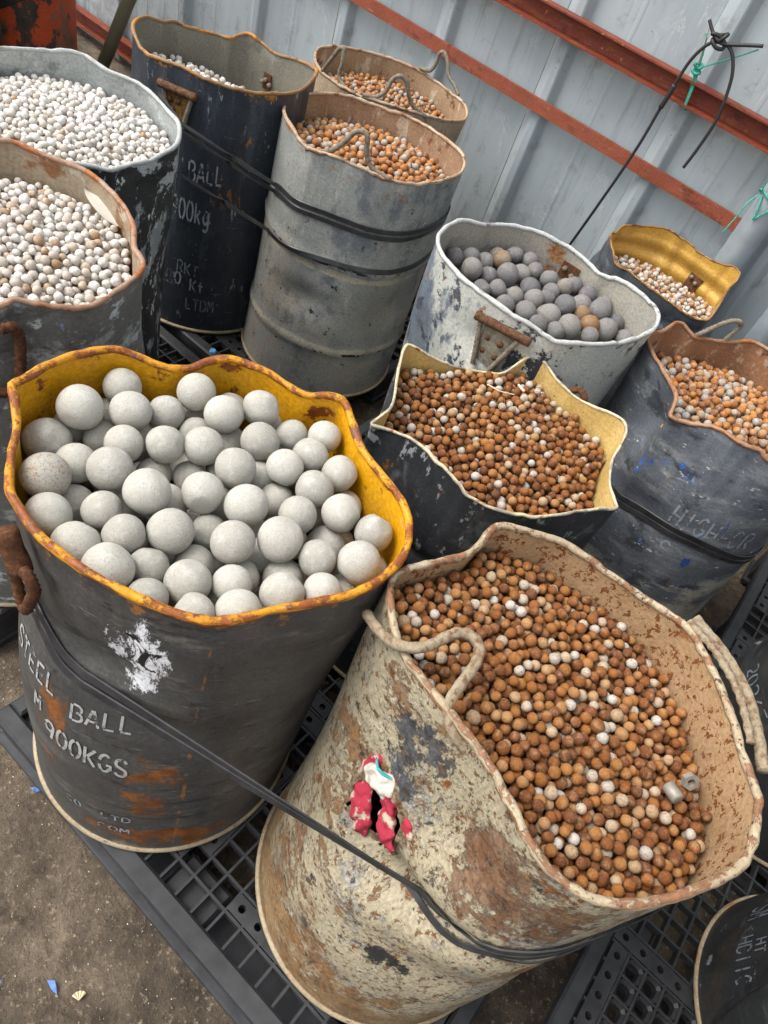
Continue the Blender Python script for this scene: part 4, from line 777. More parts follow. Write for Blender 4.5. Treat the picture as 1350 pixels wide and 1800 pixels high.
def ball_meshes(name, n, sub, mat, rng, tones, amp=0.02, flat=0.0):
    out = []
    for i in range(n):
        v = lumpy(IV[sub][0], rng, amp, flat)
        me = bpy.data.meshes.new(name); me.from_pydata(v.tolist(), [], IV[sub][1].tolist())
        me.polygons.foreach_set('use_smooth', np.ones(len(me.polygons), bool)); me.materials.append(mat); tone_attr(me, np.full(len(v), tones[i])); out.append(me)
    return out
def heap_mesh(name, P, R, tones, sub, mat, rng, amp=0.03):
    bv, bf = IV[sub]; n = len(P); nv = len(bv)
    variants = [lumpy(bv, rng, amp, 0.08) for _ in range(12)]
    V = np.empty((n, nv, 3), np.float32)
    for i in range(n):
        q = rng.normal(size=4); q /= np.linalg.norm(q); w, x, y, z = q
        M = np.array([[1 - 2 * (y * y + z * z), 2 * (x * y - z * w), 2 * (x * z + y * w)], [2 * (x * y + z * w), 1 - 2 * (x * x + z * z), 2 * (y * z - x * w)], [2 * (x * z - y * w), 2 * (y * z + x * w), 1 - 2 * (x * x + y * y)]])
        V[i] = variants[i % 12] @ M.T * R[i] + P[i]
    F = (bf[None] + (np.arange(n) * nv)[:, None, None]).reshape(-1, 3)
    me = bpy.data.meshes.new(name); me.vertices.add(n * nv); me.vertices.foreach_set('co', V.ravel())
    me.loops.add(len(F) * 3); me.loops.foreach_set('vertex_index', F.ravel().astype(np.int32))
    me.polygons.add(len(F)); me.polygons.foreach_set('loop_start', np.arange(0, len(F) * 3, 3, dtype=np.int32)); me.polygons.foreach_set('loop_total', np.full(len(F), 3, np.int32))
    me.polygons.foreach_set('use_smooth', np.ones(len(F), bool)); me.materials.append(mat)
    tone_attr(me, np.repeat(tones, nv)); me.update(); me.validate()
    o = bpy.data.objects.new(name, me); COL.objects.link(o); return o

def ball_skin(name, stops, light, dark, spot, amt, rough, unit, sc=1.0):
    """cast steel ball: dusty lights, dark pits and rust blooms over the ball's own tone"""
    g = G(name); o = g.coord(); t = g.attr('tone')
    if unit:
        r = g.rand(); cmb = g.t.nodes.new('ShaderNodeCombineXYZ'); [g.put(cmb.inputs[i], g.math('MULTIPLY', r, (37.0, 71.0, 53.0)[i])) for i in range(3)]
        v = g.vmath('ADD', o, cmb.outputs[0]); k = 1.0
    else: v = o; k = 82.0
    col = g.ramp(t, stops)
    n1 = g.noise(v, 0.9 * k * sc, 5, 0.65); n2 = g.noise(v, 2.4 * k * sc, 6, 0.7); n3 = g.noise(v, 7.0 * k * sc, 4, 0.75)
    col = g.mix(g.math('MULTIPLY', g.mr(n1, 0.48, 0.66), amt[0]), col, light)
    col = g.mix(g.math('MULTIPLY', g.mr(n2, 0.52, 0.64), amt[1]), col, spot)
    col = g.mix(g.math('MULTIPLY', g.mr(n3, 0.54, 0.66), amt[2]), col, dark)
    col = g.mix(g.math('MULTIPLY', g.mr(n3, 0.44, 0.34), amt[0] * 0.7), col, light)
    g.bump(g.math('ADD', n3, n2), 0.35, 0.05 if unit else 0.0006)
    return g.fin(col, rough, 0, 0.25)

def deposit(loop, c, zfun, r0, jit, layers, rng):
    """drop balls one by one into the lowest hollow left until the heap reaches its level"""
    ang = np.arctan2(loop[:, 1] - c[1], loop[:, 0] - c[0]); rad = np.hypot(loop[:, 0] - c[0], loop[:, 1] - c[1])
    o = np.argsort(ang); ang = ang[o]; rad = rad[o]
    h = r0 / 3.2; w = rad.max() + h; n = int(2 * w / h) + 1
    ax = c[0] - w + h * np.arange(n); ay = c[1] - w + h * np.arange(n); GX, GY = np.meshgrid(ax, ay)
    q = np.hypot(GX - c[0], GY - c[1]); lim = np.interp(np.arctan2(GY - c[1], GX - c[0]), ang, rad, period=2 * PI)
    Z = zfun(GX, GY); out = q > lim - r0 * 0.98
    pot = np.full(GX.shape, -layers * 1.3 * r0) + rng.uniform(-0.5, 0.5, GX.shape) * r0 * 1.2     # height of a resting centre above the level
    pot[out] = 9
    P = []; R = []; k = int(3.0 * r0 / h) + 1
    while len(P) < 6000:
        b = int(np.argmin(pot)); j, i = divmod(b, n)
        if pot[j, i] > 0: break
        r = r0 * (1 + jit * rng.uniform(-1, 1)) if rng.uniform() > 0.04 else r0 * rng.uniform(1.05, 1.3)
        x, y, z = ax[i] + rng.uniform(-0.3, 0.3) * h, ay[j] + rng.uniform(-0.3, 0.3) * h, pot[j, i] + Z[j, i]
        P.append((x, y, z)); R.append(r)
        j0, j1, i0, i1 = max(0, j - k), min(n, j + k + 1), max(0, i - k), min(n, i + k + 1)
        d2 = (GX[j0:j1, i0:i1] - x) ** 2 + (GY[j0:j1, i0:i1] - y) ** 2; hh = (r + r0) ** 2 - d2
        zz = np.where(hh > 0, z + np.sqrt(np.maximum(hh, 0)), -9) - Z[j0:j1, i0:i1]
        pot[j0:j1, i0:i1] = np.maximum(pot[j0:j1, i0:i1], zz)
    return np.array(P), np.array(R)
def seen_first(P, R):
    """indices of the balls seen from the photograph's side, largest in view first"""
    d = P - np.array(CAM); dist = np.linalg.norm(d, axis=1); u = d / dist[:, None]; vis = []
    for i in range(len(P)):
        near = dist < dist[i] - 0.3 * R[i]
        cs = u[near] @ u[i]; ang = np.arccos(np.clip(cs, -1, 1))
        cover = (ang < 0.75 * R[near] / dist[near]).sum()
        vis.append(cover == 0)
    vis = np.array(vis); order = np.argsort(dist / R * np.where(vis, 1, 1000)); return order, vis

RUSTY = [(0.0, H('593823')), (0.3, H('744624')), (0.55, H('865527')), (0.74, H('966636')), (0.82, H('a07c54')), (0.89, H('a89880')), (0.96, H('aeaaa1')), (1.0, H('b6b3ab'))]
WHITE = [(0.0, H('9a7a58')), (0.08, H('ac967c')), (0.2, H('b8ada0')), (0.6, H('cbc7c0')), (1.0, H('d8d6d1'))]
MIXED = [(0.0, H('7a5030')), (0.3, H('a2662f')), (0.6, H('b57c3e')), (0.75, H('a08a70')), (0.88, H('a8a196')), (1.0, H('9c9c9b'))]
PALE = [(0.0, H('8a6240')), (0.3, H('a97f58')), (0.5, H('b5a794')), (1.0, H('c6c3bd'))]
SKIN = {'rusty': (RUSTY, H('a88c6c'), H('40240f'), H('9a4f16'), (0.45, 0.65, 0.65)), 'white': (WHITE, H('dcdad4'), H('8a684a'), H('b0967a'), (0.4, 0.25, 0.35)), 'fleck': (WHITE, H('dcd9d2'), H('7d5433'), H('a87a4c'), (0.4, 0.45, 0.55)),
        'mixed': (MIXED, H('b8b2a8'), H('56361f'), H('a8642a'), (0.5, 0.5, 0.55)), 'pale': (PALE, H('c4beb4'), H('5d3d28'), H('9a683e'), (0.5, 0.5, 0.5))}
FILL = {  # level below the mean rim, slope in x and y, mound height, ball radius, size jitter, layers, skin, mesh subdivision
 'D2': (0.055, -0.10, -0.10, 0.02, 0.0090, 0.11, 2.3, 'rusty', 2),
 'D3': (0.050, -0.02, 0.02, 0.015, 0.0094, 0.11, 2.2, 'rusty', 2),
 'D5': (0.100, 0.0, -0.12, 0.02, 0.0110, 0.12, 2.0, 'pale', 1),
 'D6': (0.070, 0.0, -0.05, 0.02, 0.0110, 0.14, 2.2, 'mixed', 2),
 'D7': (0.066, 0.0, 0.0, 0.03, 0.0108, 0.10, 2.2, 'mixed', 2),
 'D8': (0.070, 0.0, 0.0, 0.02, 0.0110, 0.10, 2.0, 'mixed', 1),
 'D9': (0.125, -0.10, -0.22, 0.02, 0.0112, 0.10, 2.0, 'white', 1),
 'D10': (0.048, 0.0, 0.0, 0.03, 0.0084, 0.26, 2.2, 'white', 2),
 'D11': (0.066, 0.0, 0.05, 0.03, 0.0089, 0.26, 2.2, 'fleck', 2)}
STUFFLAB = {'D2': 'small rusty steel balls filling the beige drum', 'D3': 'small rusty and pale balls filling the crushed black drum', 'D5': 'rust flecked pale balls lying in the gold-lined drum',
 'D6': 'orange and grey balls filling the slate drum at the right', 'D7': 'orange and grey balls filling the tall grey blue drum', 'D8': 'orange and grey balls filling the rusty drum by the wall', 'D9': 'pale balls lying low in the black lettered drum',
 'D10': 'dusty white balls heaped in the zinc-lined drum', 'D11': 'rust-flecked white balls filling the drum at the left edge'}
SINGLE = {'D2': ('rusty_ball', 'small steel ball lying in the top of the heap in the beige drum', 'small balls on top in the beige drum'),
          'D6': ('speckled_ball', 'small rust-speckled ball on top in the slate drum with blue marks', 'small balls on top in the slate drum'),
          'D11': ('white_ball', 'white rust-flecked ball on top in the drum at the left edge', 'white balls on top in the left drum')}
LEVEL = {}
for k, (dep, sx, sy, mound, r0, jit, lay, sk, sub) in FILL.items():
    stops, lt, dk, spot, amt = SKIN[sk]
    d = DR[k]; rng = np.random.default_rng(100 + int(k[1:]))
    z0 = d.zr.mean() - dep; LEVEL[k] = z0
    loop = d.inner_loop(z0); c = loop[:, :2].mean(0)
    rl = np.hypot(loop[:, 0] - c[0], loop[:, 1] - c[1]) - 0.006
    loop = np.c_[c[0] + (loop[:, 0] - c[0]) * (rl / (rl + 0.006)), c[1] + (loop[:, 1] - c[1]) * (rl / (rl + 0.006))]
    zf = lambda x, y, c=c, z0=z0, sx=sx, sy=sy, mound=mound: z0 - r0 + sx * (x - c[0]) + sy * (y - c[1]) + mound * (1 - ((x - c[0]) ** 2 + (y - c[1]) ** 2) / 0.075)
    P, R = deposit(loop, c, zf, r0, jit, lay, rng)
    tones = rng.uniform(0, 0.80, len(P))
    if stops is RUSTY:
        w = rng.uniform(size=len(P)) < (0.20 if k == 'D2' else 0.24); tones[w] = rng.uniform(0.80, 1.0, w.sum())
    elif stops is WHITE:
        tones = rng.uniform(0.2, 1.0, len(P)); w = rng.uniform(size=len(P)) < (0.06 if k != 'D11' else 0.2); tones[w] = rng.uniform(0, 0.25, w.sum())
    else: tones = rng.uniform(0, 1, len(P))
    keep = np.ones(len(P), bool)
    if k in SINGLE:
        nm, lb, grp = SINGLE[k]; order, vis = seen_first(P, R); pick = order[:300]; keep[pick] = False
        mat = ball_skin(nm + '_skin', stops, lt, dk, spot, amt, 0.8, True)
        tt = np.quantile(tones[pick], np.linspace(0.01, 0.99, 30)); vs = ball_meshes(nm, 30, 2, mat, rng, tt, 0.03, 0.10)
        for i in pick:
            me = vs[int(np.argmin(np.abs(tt - tones[i]) + rng.uniform(0, 0.03, 30)))]
            b = bpy.data.objects.new(nm, me); COL.objects.link(b); b.location = P[i]; b.scale = (R[i],) * 3
            b.rotation_euler = rng.uniform(0, 6.28, 3); tag(b, lb, 'ball', grp)
    hm = heap_mesh('steel_balls', P[keep], R[keep], tones[keep], sub, ball_skin('ball_skin_' + k, stops, lt, dk, spot, amt, 0.8, False), rng)
    tag(hm, STUFFLAB[k], 'balls', kind='stuff')

GREY = [(0.0, H('a19e95')), (0.5, H('aeaba1')), (1.0, H('b8b5ab'))]
DARK = [(0.0, H('676668')), (0.5, H('7d7b7a')), (0.7, H('8a8680')), (0.85, H('8a6a44')), (1.0, H('9a6430'))]
def parse(s): return np.array([[int(x) for x in t.split(',')] for t in s.split()])
gm = ball_skin('grey_cement_ball_skin', GREY, H('c6c4bd'), H('6b665c'), H('a8a18f'), (0.5, 0.4, 0.45), 0.9, True, 2.0)
gs = ball_skin('rust_specked_ball_skin', GREY, H('b5ac9b'), H('5d3518'), H('96703f'), (0.4, 0.6, 0.9), 0.88, True, 1.8)
vs = ball_meshes('large_grey_ball', 24, 4, gm, RNG, np.linspace(0, 1, 24), 0.016, 0.18)
bb = parse(BIG_GREY); nvis = 72
for i, (x, y, z, r) in enumerate(bb):
    b = bpy.data.objects.new('large_grey_ball', vs[(i * 7) % 24]); COL.objects.link(b); b.location = (x / 1000, y / 1000, z / 1000); b.scale = (r / 1000,) * 3
    b.rotation_euler = RNG.uniform(0, 6.28, 3); tag(b, 'large pale grey ball in the yellow-lined drum', 'ball', 'large grey balls in the yellow-lined drum')
    if i == 1: b.data = b.data.copy(); b.data.materials[0] = gs; b['label'] = 'large grey ball covered in rust specks against the left side of the yellow-lined drum'
dm = ball_skin('dark_steel_ball_skin', DARK, H('8f8a84'), H('37332f'), H('7d6a54'), (0.6, 0.4, 0.5), 0.62, True, 1.4)
vs = ball_meshes('dark_steel_ball', 16, 3, dm, RNG, np.linspace(0, 0.72, 16), 0.03, 0.12); vr = ball_meshes('dark_steel_ball', 4, 3, dm, RNG, np.linspace(0.72, 0.88, 4), 0.03, 0.1)
for i, (x, y, z, r, u) in enumerate(parse(DARK_STEEL)):
    b = bpy.data.objects.new('dark_steel_ball', (vr[i % 4] if u else vs[(i * 5) % 16])); COL.objects.link(b); b.location = (x / 1000, y / 1000, z / 1000); b.scale = (r / 1000,) * 3
    b.rotation_euler = RNG.uniform(0, 6.28, 3); tag(b, 'large dark steel ball in the whitish galvanised drum', 'ball', 'dark steel balls in the galvanised drum')

# ------------------------------------------------------------------ stencilled lettering
def arc(cx, cy, rx, ry, a0, a1, n=8): return [(cx + rx * math.cos(math.radians(a0 + (a1 - a0) * i / n)), cy + ry * math.sin(math.radians(a0 + (a1 - a0) * i / n))) for i in range(n + 1)]
GL = {
 'A': [[(0.02, 0), (0.13, 0.42)], [(0.15, 0.5), (0.28, 1.0)], [(0.32, 1.0), (0.45, 0.5)], [(0.47, 0.42), (0.58, 0)], [(0.18, 0.30), (0.42, 0.30)]],
 'B': [[(0.06, 0), (0.06, 0.96)], [(0.14, 1.0)] + arc(0.28, 0.76, 0.24, 0.24, 90, -70), [(0.30, 0.51)] + arc(0.30, 0.27, 0.27, 0.27, 75, -90) + [(0.14, 0)]],
 'C': [arc(0.30, 0.5, 0.26, 0.5, 50, 165), arc(0.30, 0.5, 0.26, 0.5, 195, 310)],
 'D': [[(0.06, 0), (0.06, 1)], [(0.15, 1)] + arc(0.24, 0.5, 0.33, 0.5, 90, 8), arc(0.24, 0.5, 0.33, 0.5, -8, -90) + [(0.15, 0)]],
 'E': [[(0.06, 0), (0.06, 1)], [(0.15, 0.97), (0.5, 0.97)], [(0.15, 0.52), (0.45, 0.52)], [(0.15, 0.03), (0.52, 0.03)]],
 'G': [arc(0.30, 0.5, 0.26, 0.5, 50, 165), arc(0.30, 0.5, 0.26, 0.5, 195, 330), [(0.36, 0.42), (0.56, 0.42), (0.56, 0.16)]],
 'H': [[(0.06, 0), (0.06, 1)], [(0.54, 0), (0.54, 1)], [(0.15, 0.5), (0.45, 0.5)]],
 'I': [[(0.3, 0), (0.3, 1)]],
 'K': [[(0.06, 0), (0.06, 1)], [(0.18, 0.48), (0.54, 1.0)], [(0.24, 0.44), (0.56, 0)]],
 'L': [[(0.08, 1), (0.08, 0.12)], [(0.08, 0.03), (0.52, 0.03)]],
 'M': [[(0.03, 0), (0.07, 1)], [(0.12, 0.95), (0.28, 0.35)], [(0.32, 0.35), (0.48, 0.95)], [(0.53, 1), (0.57, 0)]],
 'O': [arc(0.30, 0.5, 0.26, 0.5, 100, 260), arc(0.30, 0.5, 0.26, 0.5, 80, -80)],
 'R': [[(0.06, 0), (0.06, 0.96)], [(0.14, 1.0)] + arc(0.28, 0.74, 0.26, 0.26, 90, -80), [(0.30, 0.42), (0.56, 0)]],
 'S': [arc(0.30, 0.75, 0.24, 0.25, 20, 240), [(0.18, 0.56), (0.42, 0.44)], arc(0.30, 0.25, 0.24, 0.25, 60, -160)],
 'T': [[(0.3, 0), (0.3, 0.88)], [(0.02, 0.97), (0.25, 0.97)], [(0.35, 0.97), (0.58, 0.97)]],
 'W': [[(0.02, 1), (0.14, 0)], [(0.17, 0.05), (0.29, 0.7)], [(0.31, 0.7), (0.43, 0.05)], [(0.46, 0), (0.58, 1)]],
 'Z': [[(0.05, 0.97), (0.55, 0.97)], [(0.52, 0.88), (0.08, 0.12)], [(0.05, 0.03), (0.55, 0.03)]],
 '2': [arc(0.30, 0.74, 0.24, 0.26, 160, -30), [(0.5, 0.55), (0.08, 0.1)], [(0.06, 0.03), (0.56, 0.03)]],
 '5': [[(0.5, 0.97), (0.12, 0.97), (0.10, 0.55)], [(0.10, 0.55)] + arc(0.28, 0.30, 0.26, 0.28, 90, -150)],
 '6': [[(0.46, 1.0), (0.14, 0.5)], arc(0.30, 0.28, 0.24, 0.28, 150, 510)],
 '9': [arc(0.30, 0.72, 0.24, 0.28, -30, 330), [(0.54, 0.7), (0.40, 0.0)]],
 'k': [[(0.08, 0), (0.08, 1)], [(0.18, 0.33), (0.46, 0.66)], [(0.24, 0.36), (0.5, 0)]],
 'g': [arc(0.27, 0.36, 0.21, 0.3, 60, 330), [(0.5, 0.66), (0.5, -0.1)], arc(0.30, -0.1, 0.2, 0.2, 0, -150)],
 'h': [[(0.08, 0), (0.08, 1)], arc(0.28, 0.4, 0.2, 0.24, 170, 0) + [(0.48, 0)]],
 't': [[(0.25, 1), (0.25, 0.1)], [(0.08, 0.68), (0.45, 0.68)]],
 '-': [[(0.12, 0.48), (0.48, 0.48)]], '.': [[(0.25, 0.02), (0.33, 0.02)]], ' ': []}
GL['0'] = GL['O']
def print_mat(name, c, keep):
    g = G(name); o = g.coord('UV')
    n = g.noise(o, 26, 7, 0.7); n2 = g.noise(o, 6, 3)
    a = g.mr(g.math('ADD', g.math('MULTIPLY', n, 0.7), g.math('MULTIPLY', n2, 0.3)), keep, keep + 0.07, 1.0, 0.0)
    g.fin(g.mix(g.mr(n, 0.35, 0.6), c, tuple(x * 0.75 for x in c)), 0.7)
    tr = g.t.nodes.new('ShaderNodeBsdfTransparent'); mx = g.t.nodes.new('ShaderNodeMixShader')
    g.put(mx.inputs[0], a); g.t.links.new(tr.outputs[0], mx.inputs[1]); g.t.links.new(g.p.outputs[0], mx.inputs[2]); g.t.links.new(mx.outputs[0], g.out.inputs['Surface'])
    return g.mat
PW = print_mat('worn_white_stencil', H('a9aaa8'), 0.515); PF = print_mat('faded_stencil', H('969ba0'), 0.51); PC = print_mat('chalk_mark', H('7d8388'), 0.52)
def lettering(d, s, th0, z0, th1, z1, h, mat, sw=0.13, slant=0.0):
    """ribbons laid 1.2 mm proud of the drum skin, from (th0,z0) to (th1,z1) along the baseline"""
    V = []; F = []; UV = []
    n = len(s); adv = (th1 - th0) / n
    for i, ch in enumerate(s):
        for st in GL.get(ch, []):
            p = np.array(st, float)
            if len(p) == 2: p = np.array([p[0] * (1 - t) + p[1] * t for t in np.linspace(0, 1, 5)])
            tg = np.gradient(p, axis=0); tg /= np.linalg.norm(tg, axis=1)[:, None] + 1e-9
            nr = np.c_[-tg[:, 1], tg[:, 0]]
            # glyph box is 0.6 wide; keep stroke weight even although letters are squeezed
            for q in range(len(p)):
                for sgn in (-1, 1):
                    e = p[q] + nr[q] * sgn * sw / 2
                    e[0] += slant * e[1]
                    th = th0 + adv * (i + e[0] / 0.72); zz = z0 + (z1 - z0) * (i + e[0]) / n + e[1] * h
                    pt, nn = d.surf(th, zz, 0.0016); V.append(d.local([pt])[0]); UV.append((U(th) + 0.37 * i, zz))
            o = len(V) - 2 * len(p)
            F += [(o + 2 * k, o + 2 * k + 2, o + 2 * k + 3, o + 2 * k + 1) for k in range(len(p) - 1)]
    ob = link_mesh('lettering', V, F, mat, d.root, False, UV); ob.visible_shadow = True
    return ob
lettering(DR['D1'], 'STEEL', -114, 0.662, -88, 0.655, 0.050, PW); lettering(DR['D1'], 'BALL', -82, 0.628, -58, 0.652, 0.046, PW)
lettering(DR['D1'], 'M', -98.5, 0.575, -94, 0.575, 0.045, PW); lettering(DR['D1'], '900KGS', -92.5, 0.513, -58, 0.512, 0.056, PW, 0.15)
lettering(DR['D1'], 'CO.', -84, 0.278, -72, 0.288, 0.026, PF); lettering(DR['D1'], 'LTD', -68, 0.292, -55.5, 0.302, 0.026, PF); lettering(DR['D1'], '.COM', -74, 0.228, -55.5, 0.238, 0.026, PF)
lettering(DR['D9'], 'EL', -76, 0.692, -64.5, 0.694, 0.062, PF); lettering(DR['D9'], 'BALL', -59, 0.695, -36, 0.700, 0.062, PF); lettering(DR['D9'], '900kg', -69, 0.565, -42, 0.560, 0.068, PF, 0.15)
lettering(DR['D9'], 'RKT', -62, 0.375, -46, 0.365, 0.042, PC); lettering(DR['D9'], 'O', -63, 0.325, -57.5, 0.322, 0.046, PF, 0.15); lettering(DR['D9'], 'Kt', -52, 0.312, -41, 0.300, 0.046, PF, 0.15); lettering(DR['D9'], 'LTDM', -54, 0.235, -33, 0.235, 0.045, PC)
lettering(DR['D7'], 'HIGH', -17, 0.850, 10, 0.848, 0.036, PF, 0.14, 0.15)
lettering(DR['D7'], 'SIZE', -18, 0.802, 1, 0.801, 0.034, PW, 0.16, 0.15); lettering(DR['D7'], '26', 5, 0.801, 15, 0.800, 0.034, PW, 0.16, 0.15); lettering(DR['D7'], 'GW-9', -17, 0.708, 10, 0.705, 0.036, PW, 0.14, 0.15)
lettering(DR['D6'], 'HIGH-CR', -80, 0.640, -30, 0.632, 0.060, PF); lettering(DR['D6'], 'S', -76, 0.535, -69, 0.535, 0.05, PF)
lettering(DR['D10'], 'ht', 34, 0.34, 44, 0.34, 0.05, PW)
lettering(E2, '20265', -166, 0.462, -132, 0.462, 0.045, PC, 0.12); lettering(E1, 'HDIIC', -174, 0.295, -153, 0.300, 0.05, PC, 0.13); lettering(E1, 'SMV', 168, 0.30, 182, 0.30, 0.07, PC, 0.12); lettering(E1, 'HT', -171, 0.36, -164, 0.36, 0.035, PC)

# ------------------------------------------------------------------ straps
STR = plain('black_strapping', H('222223'), 0.38, 0.2, 40, c2=H('39383a'), spec=0.5)
def strap_pts(d, keys, off=0.004, n=60):
    q = resample([(a, b, 0) for a, b in keys], n); out = [d.surf(a, b, off) for a, b, _ in q]
    return np.array([o[0] for o in out]), np.array([o[1] for o in out])
def taut(p, n, k=6):
    """a strap does not follow dents: smooth it outwards"""
    for _ in range(k):
        s_ = p.copy(); s_[1:-1] = 0.25 * p[:-2] + 0.5 * p[1:-1] + 0.25 * p[2:]
        out = ((s_ - p) * n).sum(1) > 0; p[out] = s_[out]
    return p
def strap(label, segs, dz_list=(0.0,), w=0.016):
    root = tag(empty('strap', tuple(segs[0][0].root.location)), label, 'strap', 'black straps round the drums'); org = np.array(segs[0][0].root.location)
    for dz in dz_list:
        P = []; N_ = []
        for d, keys in segs:
            p, n = strap_pts(d, [(a, b + dz) for a, b in keys]); p = taut(p, n)
            if len(P):
                a, b = P[-1][-1], p[0]; m_ = 14
                P.append(np.array([a + (b - a) * t for t in np.linspace(0, 1, m_ + 2)[1:-1]])); na, nb = N_[-1][-1], n[0]
                N_.append(np.array([na + (nb - na) * t for t in np.linspace(0, 1, m_ + 2)[1:-1]]))
            P.append(p); N_.append(n)
        P = np.vstack(P); N_ = np.vstack(N_); N_ /= np.linalg.norm(N_, axis=1)[:, None]
        band('band', P - org, N_, w, 0.0022, STR, root)
    return root
strap('doubled black strap running from the charcoal drum across the beige drum', [(DR['D1'], [(-160, 0.775), (-125, 0.775), (-110, 0.780), (-100, 0.772), (-92, 0.752), (-86, 0.740), (-79, 0.733)]), (DR['D2'], [(-84, 0.668), (-76, 0.685), (-66, 0.72), (-52, 0.76), (-30, 0.79), (-5, 0.80)])], (0.0, 0.019))
strap('lower black strap crossing the front of the beige drum', [(DR['D2'], [(-90, 0.652), (-79, 0.656), (-66, 0.668), (-56, 0.69), (-43, 0.72), (-25, 0.735), (0, 0.74)])], (0.0,), 0.013)
strap('upper doubled strap round the tall grey blue drum', [(DR['D10'], [(85, 0.965), (60, 0.955)]), (DR['D7'], [(-122, 0.745), (-105, 0.768), (-76, 0.78), (-41, 0.78), (-6, 0.78), (25, 0.785), (60, 0.79)])], (0.0, 0.020))
strap('lower strap round the tall grey blue drum', [(DR['D10'], [(85, 0.855), (60, 0.845)]), (DR['D7'], [(-118, 0.625), (-100, 0.645), (-71, 0.66), (-38, 0.67), (1, 0.67), (25, 0.68), (60, 0.68)])], (0.0,))
strap('black strap round the slate drum with blue paint marks', [(DR['D6'], [(-165, 0.55), (-125, 0.575), (-104, 0.59), (-90, 0.602), (-70, 0.612), (-50, 0.605), (-20, 0.57), (20, 0.55)])], (0.0, 0.018))
strap('black strap slanting over the black drum at the lower right corner', [(E1, [(-135, 0.12 + 0.05), (-144, 0.22), (-150, 0.31), (-155, 0.41), (-162, 0.52)])], (0.0,))
strap('dark strap slanting over the flaking orange drum', [(E4, [(-175, 0.16), (-110, 0.20), (-70, 0.30), (-40, 0.40), (0, 0.5)])], (0.0, 0.03), 0.03)

# ------------------------------------------------------------------ handles and fittings on the drums
RB = layered('rusty_rebar', (H('7d5234'), H('6a4329')), [dict(c=H('9a7a58'), s=20, lo=0.56, hi=0.66), dict(c=H('4a2d1b'), s=14, lo=0.58, hi=0.68)], 0.8, bump=0.6, seed=50)
def rust_obj(name, c, c2, sc=45): return rusty(name, [tuple(x * 0.5 for x in c), c, c2, tuple(x * 1.25 for x in c2)], sc)
RBm = rusty('rust_brown_steel', [H('3a2418'), H('5c3a26'), H('74492c'), H('8d6a4c')], 38); BEm = rusty('beige_painted_rod', [H('5e402c'), H('8a6a50'), H('a8977c'), H('b5a68c'), H('bcae96')], 34); GRm = rusty('grey_beige_wire', [H('5a4636'), H('867a69'), H('9c917f'), H('aea492')], 34); ORm = rusty('orange_rust_steel', [H('3a281c'), H('5e402a'), H('785339'), H('94806a')], 36)
def on(d, keys, off): return d.local([d.surf(a, min(b, 1.0 if b < 1.0 else b), off)[0] for a, b in keys])
d = DR['D2']
rod('bent_handle', d.local([(-0.203, 0.587, 0.955), (-0.175, 0.567, 0.975), (-0.148, 0.554, 0.992), (-0.125, 0.551, 1.006), (-0.106, 0.56, 1.015), (-0.093, 0.579, 1.02), (-0.086, 0.601, 1.025), (-0.077, 0.617, 1.03), (-0.062, 0.627, 1.03), (-0.045, 0.623, 1.03), (-0.035, 0.608, 1.03), (-0.031, 0.59, 1.025), (-0.029, 0.565, 1.02), (-0.027, 0.545, 1.015), (-0.022, 0.53, 1.006), (-0.008, 0.519, 0.998), (0.009, 0.515, 0.99), (0.031, 0.518, 0.978), (0.053, 0.525, 0.965)]), 0.0082, BEm, d.root, 60, 10, wob=0.07)
h = rod('side_bar', d.local([(0.187, 1.008, 0.985), (0.214, 0.997, 0.985), (0.239, 0.989, 0.985), (0.265, 0.975, 0.985), (0.293, 0.956, 0.985), (0.319, 0.931, 0.985), (0.341, 0.898, 0.985), (0.361, 0.864, 0.985), (0.378, 0.83, 0.985)]), 0.0095, BEm, d.root, 40, 10, wob=0.06)
rod('weld_bead', d.local([(0.180, 0.985, 0.990), (0.206, 0.975, 0.992), (0.230, 0.968, 0.992), (0.254, 0.955, 0.992), (0.280, 0.937, 0.992), (0.304, 0.914, 0.992), (0.325, 0.884, 0.992), (0.344, 0.852, 0.992)]), 0.0062, BEm, d.root, 40, 8, wob=0.2)
d = DR['D1']
hd = rod('handle_sleeve', on(d, [(-108, 0.992), (-101, 0.935)], 0.026), 0.0165, RBm, d.root, 6, 12, wob=0.05)
rod('rebar_loop', on(d, [(-106, 0.965), (-112, 0.88), (-109, 0.815), (-104, 0.815), (-98, 0.88), (-95, 0.925), (-97, 0.95), (-101, 0.945)], 0.026), 0.0085, RBm, hd, 48, 8, bead=True)
d = DR['D7']; rod('wire_handle', d.local([(-1.339, 1.621, 0.948), (-1.305, 1.637, 0.951), (-1.269, 1.655, 0.972), (-1.243, 1.667, 1.007), (-1.227, 1.675, 1.037), (-1.207, 1.684, 1.048), (-1.191, 1.692, 1.04), (-1.185, 1.695, 1.002), (-1.173, 1.701, 0.977), (-1.152, 1.711, 0.962), (-1.109, 1.731, 0.955)]), 0.0075, GRm, d.root, 50, 8)
d = DR['D8']
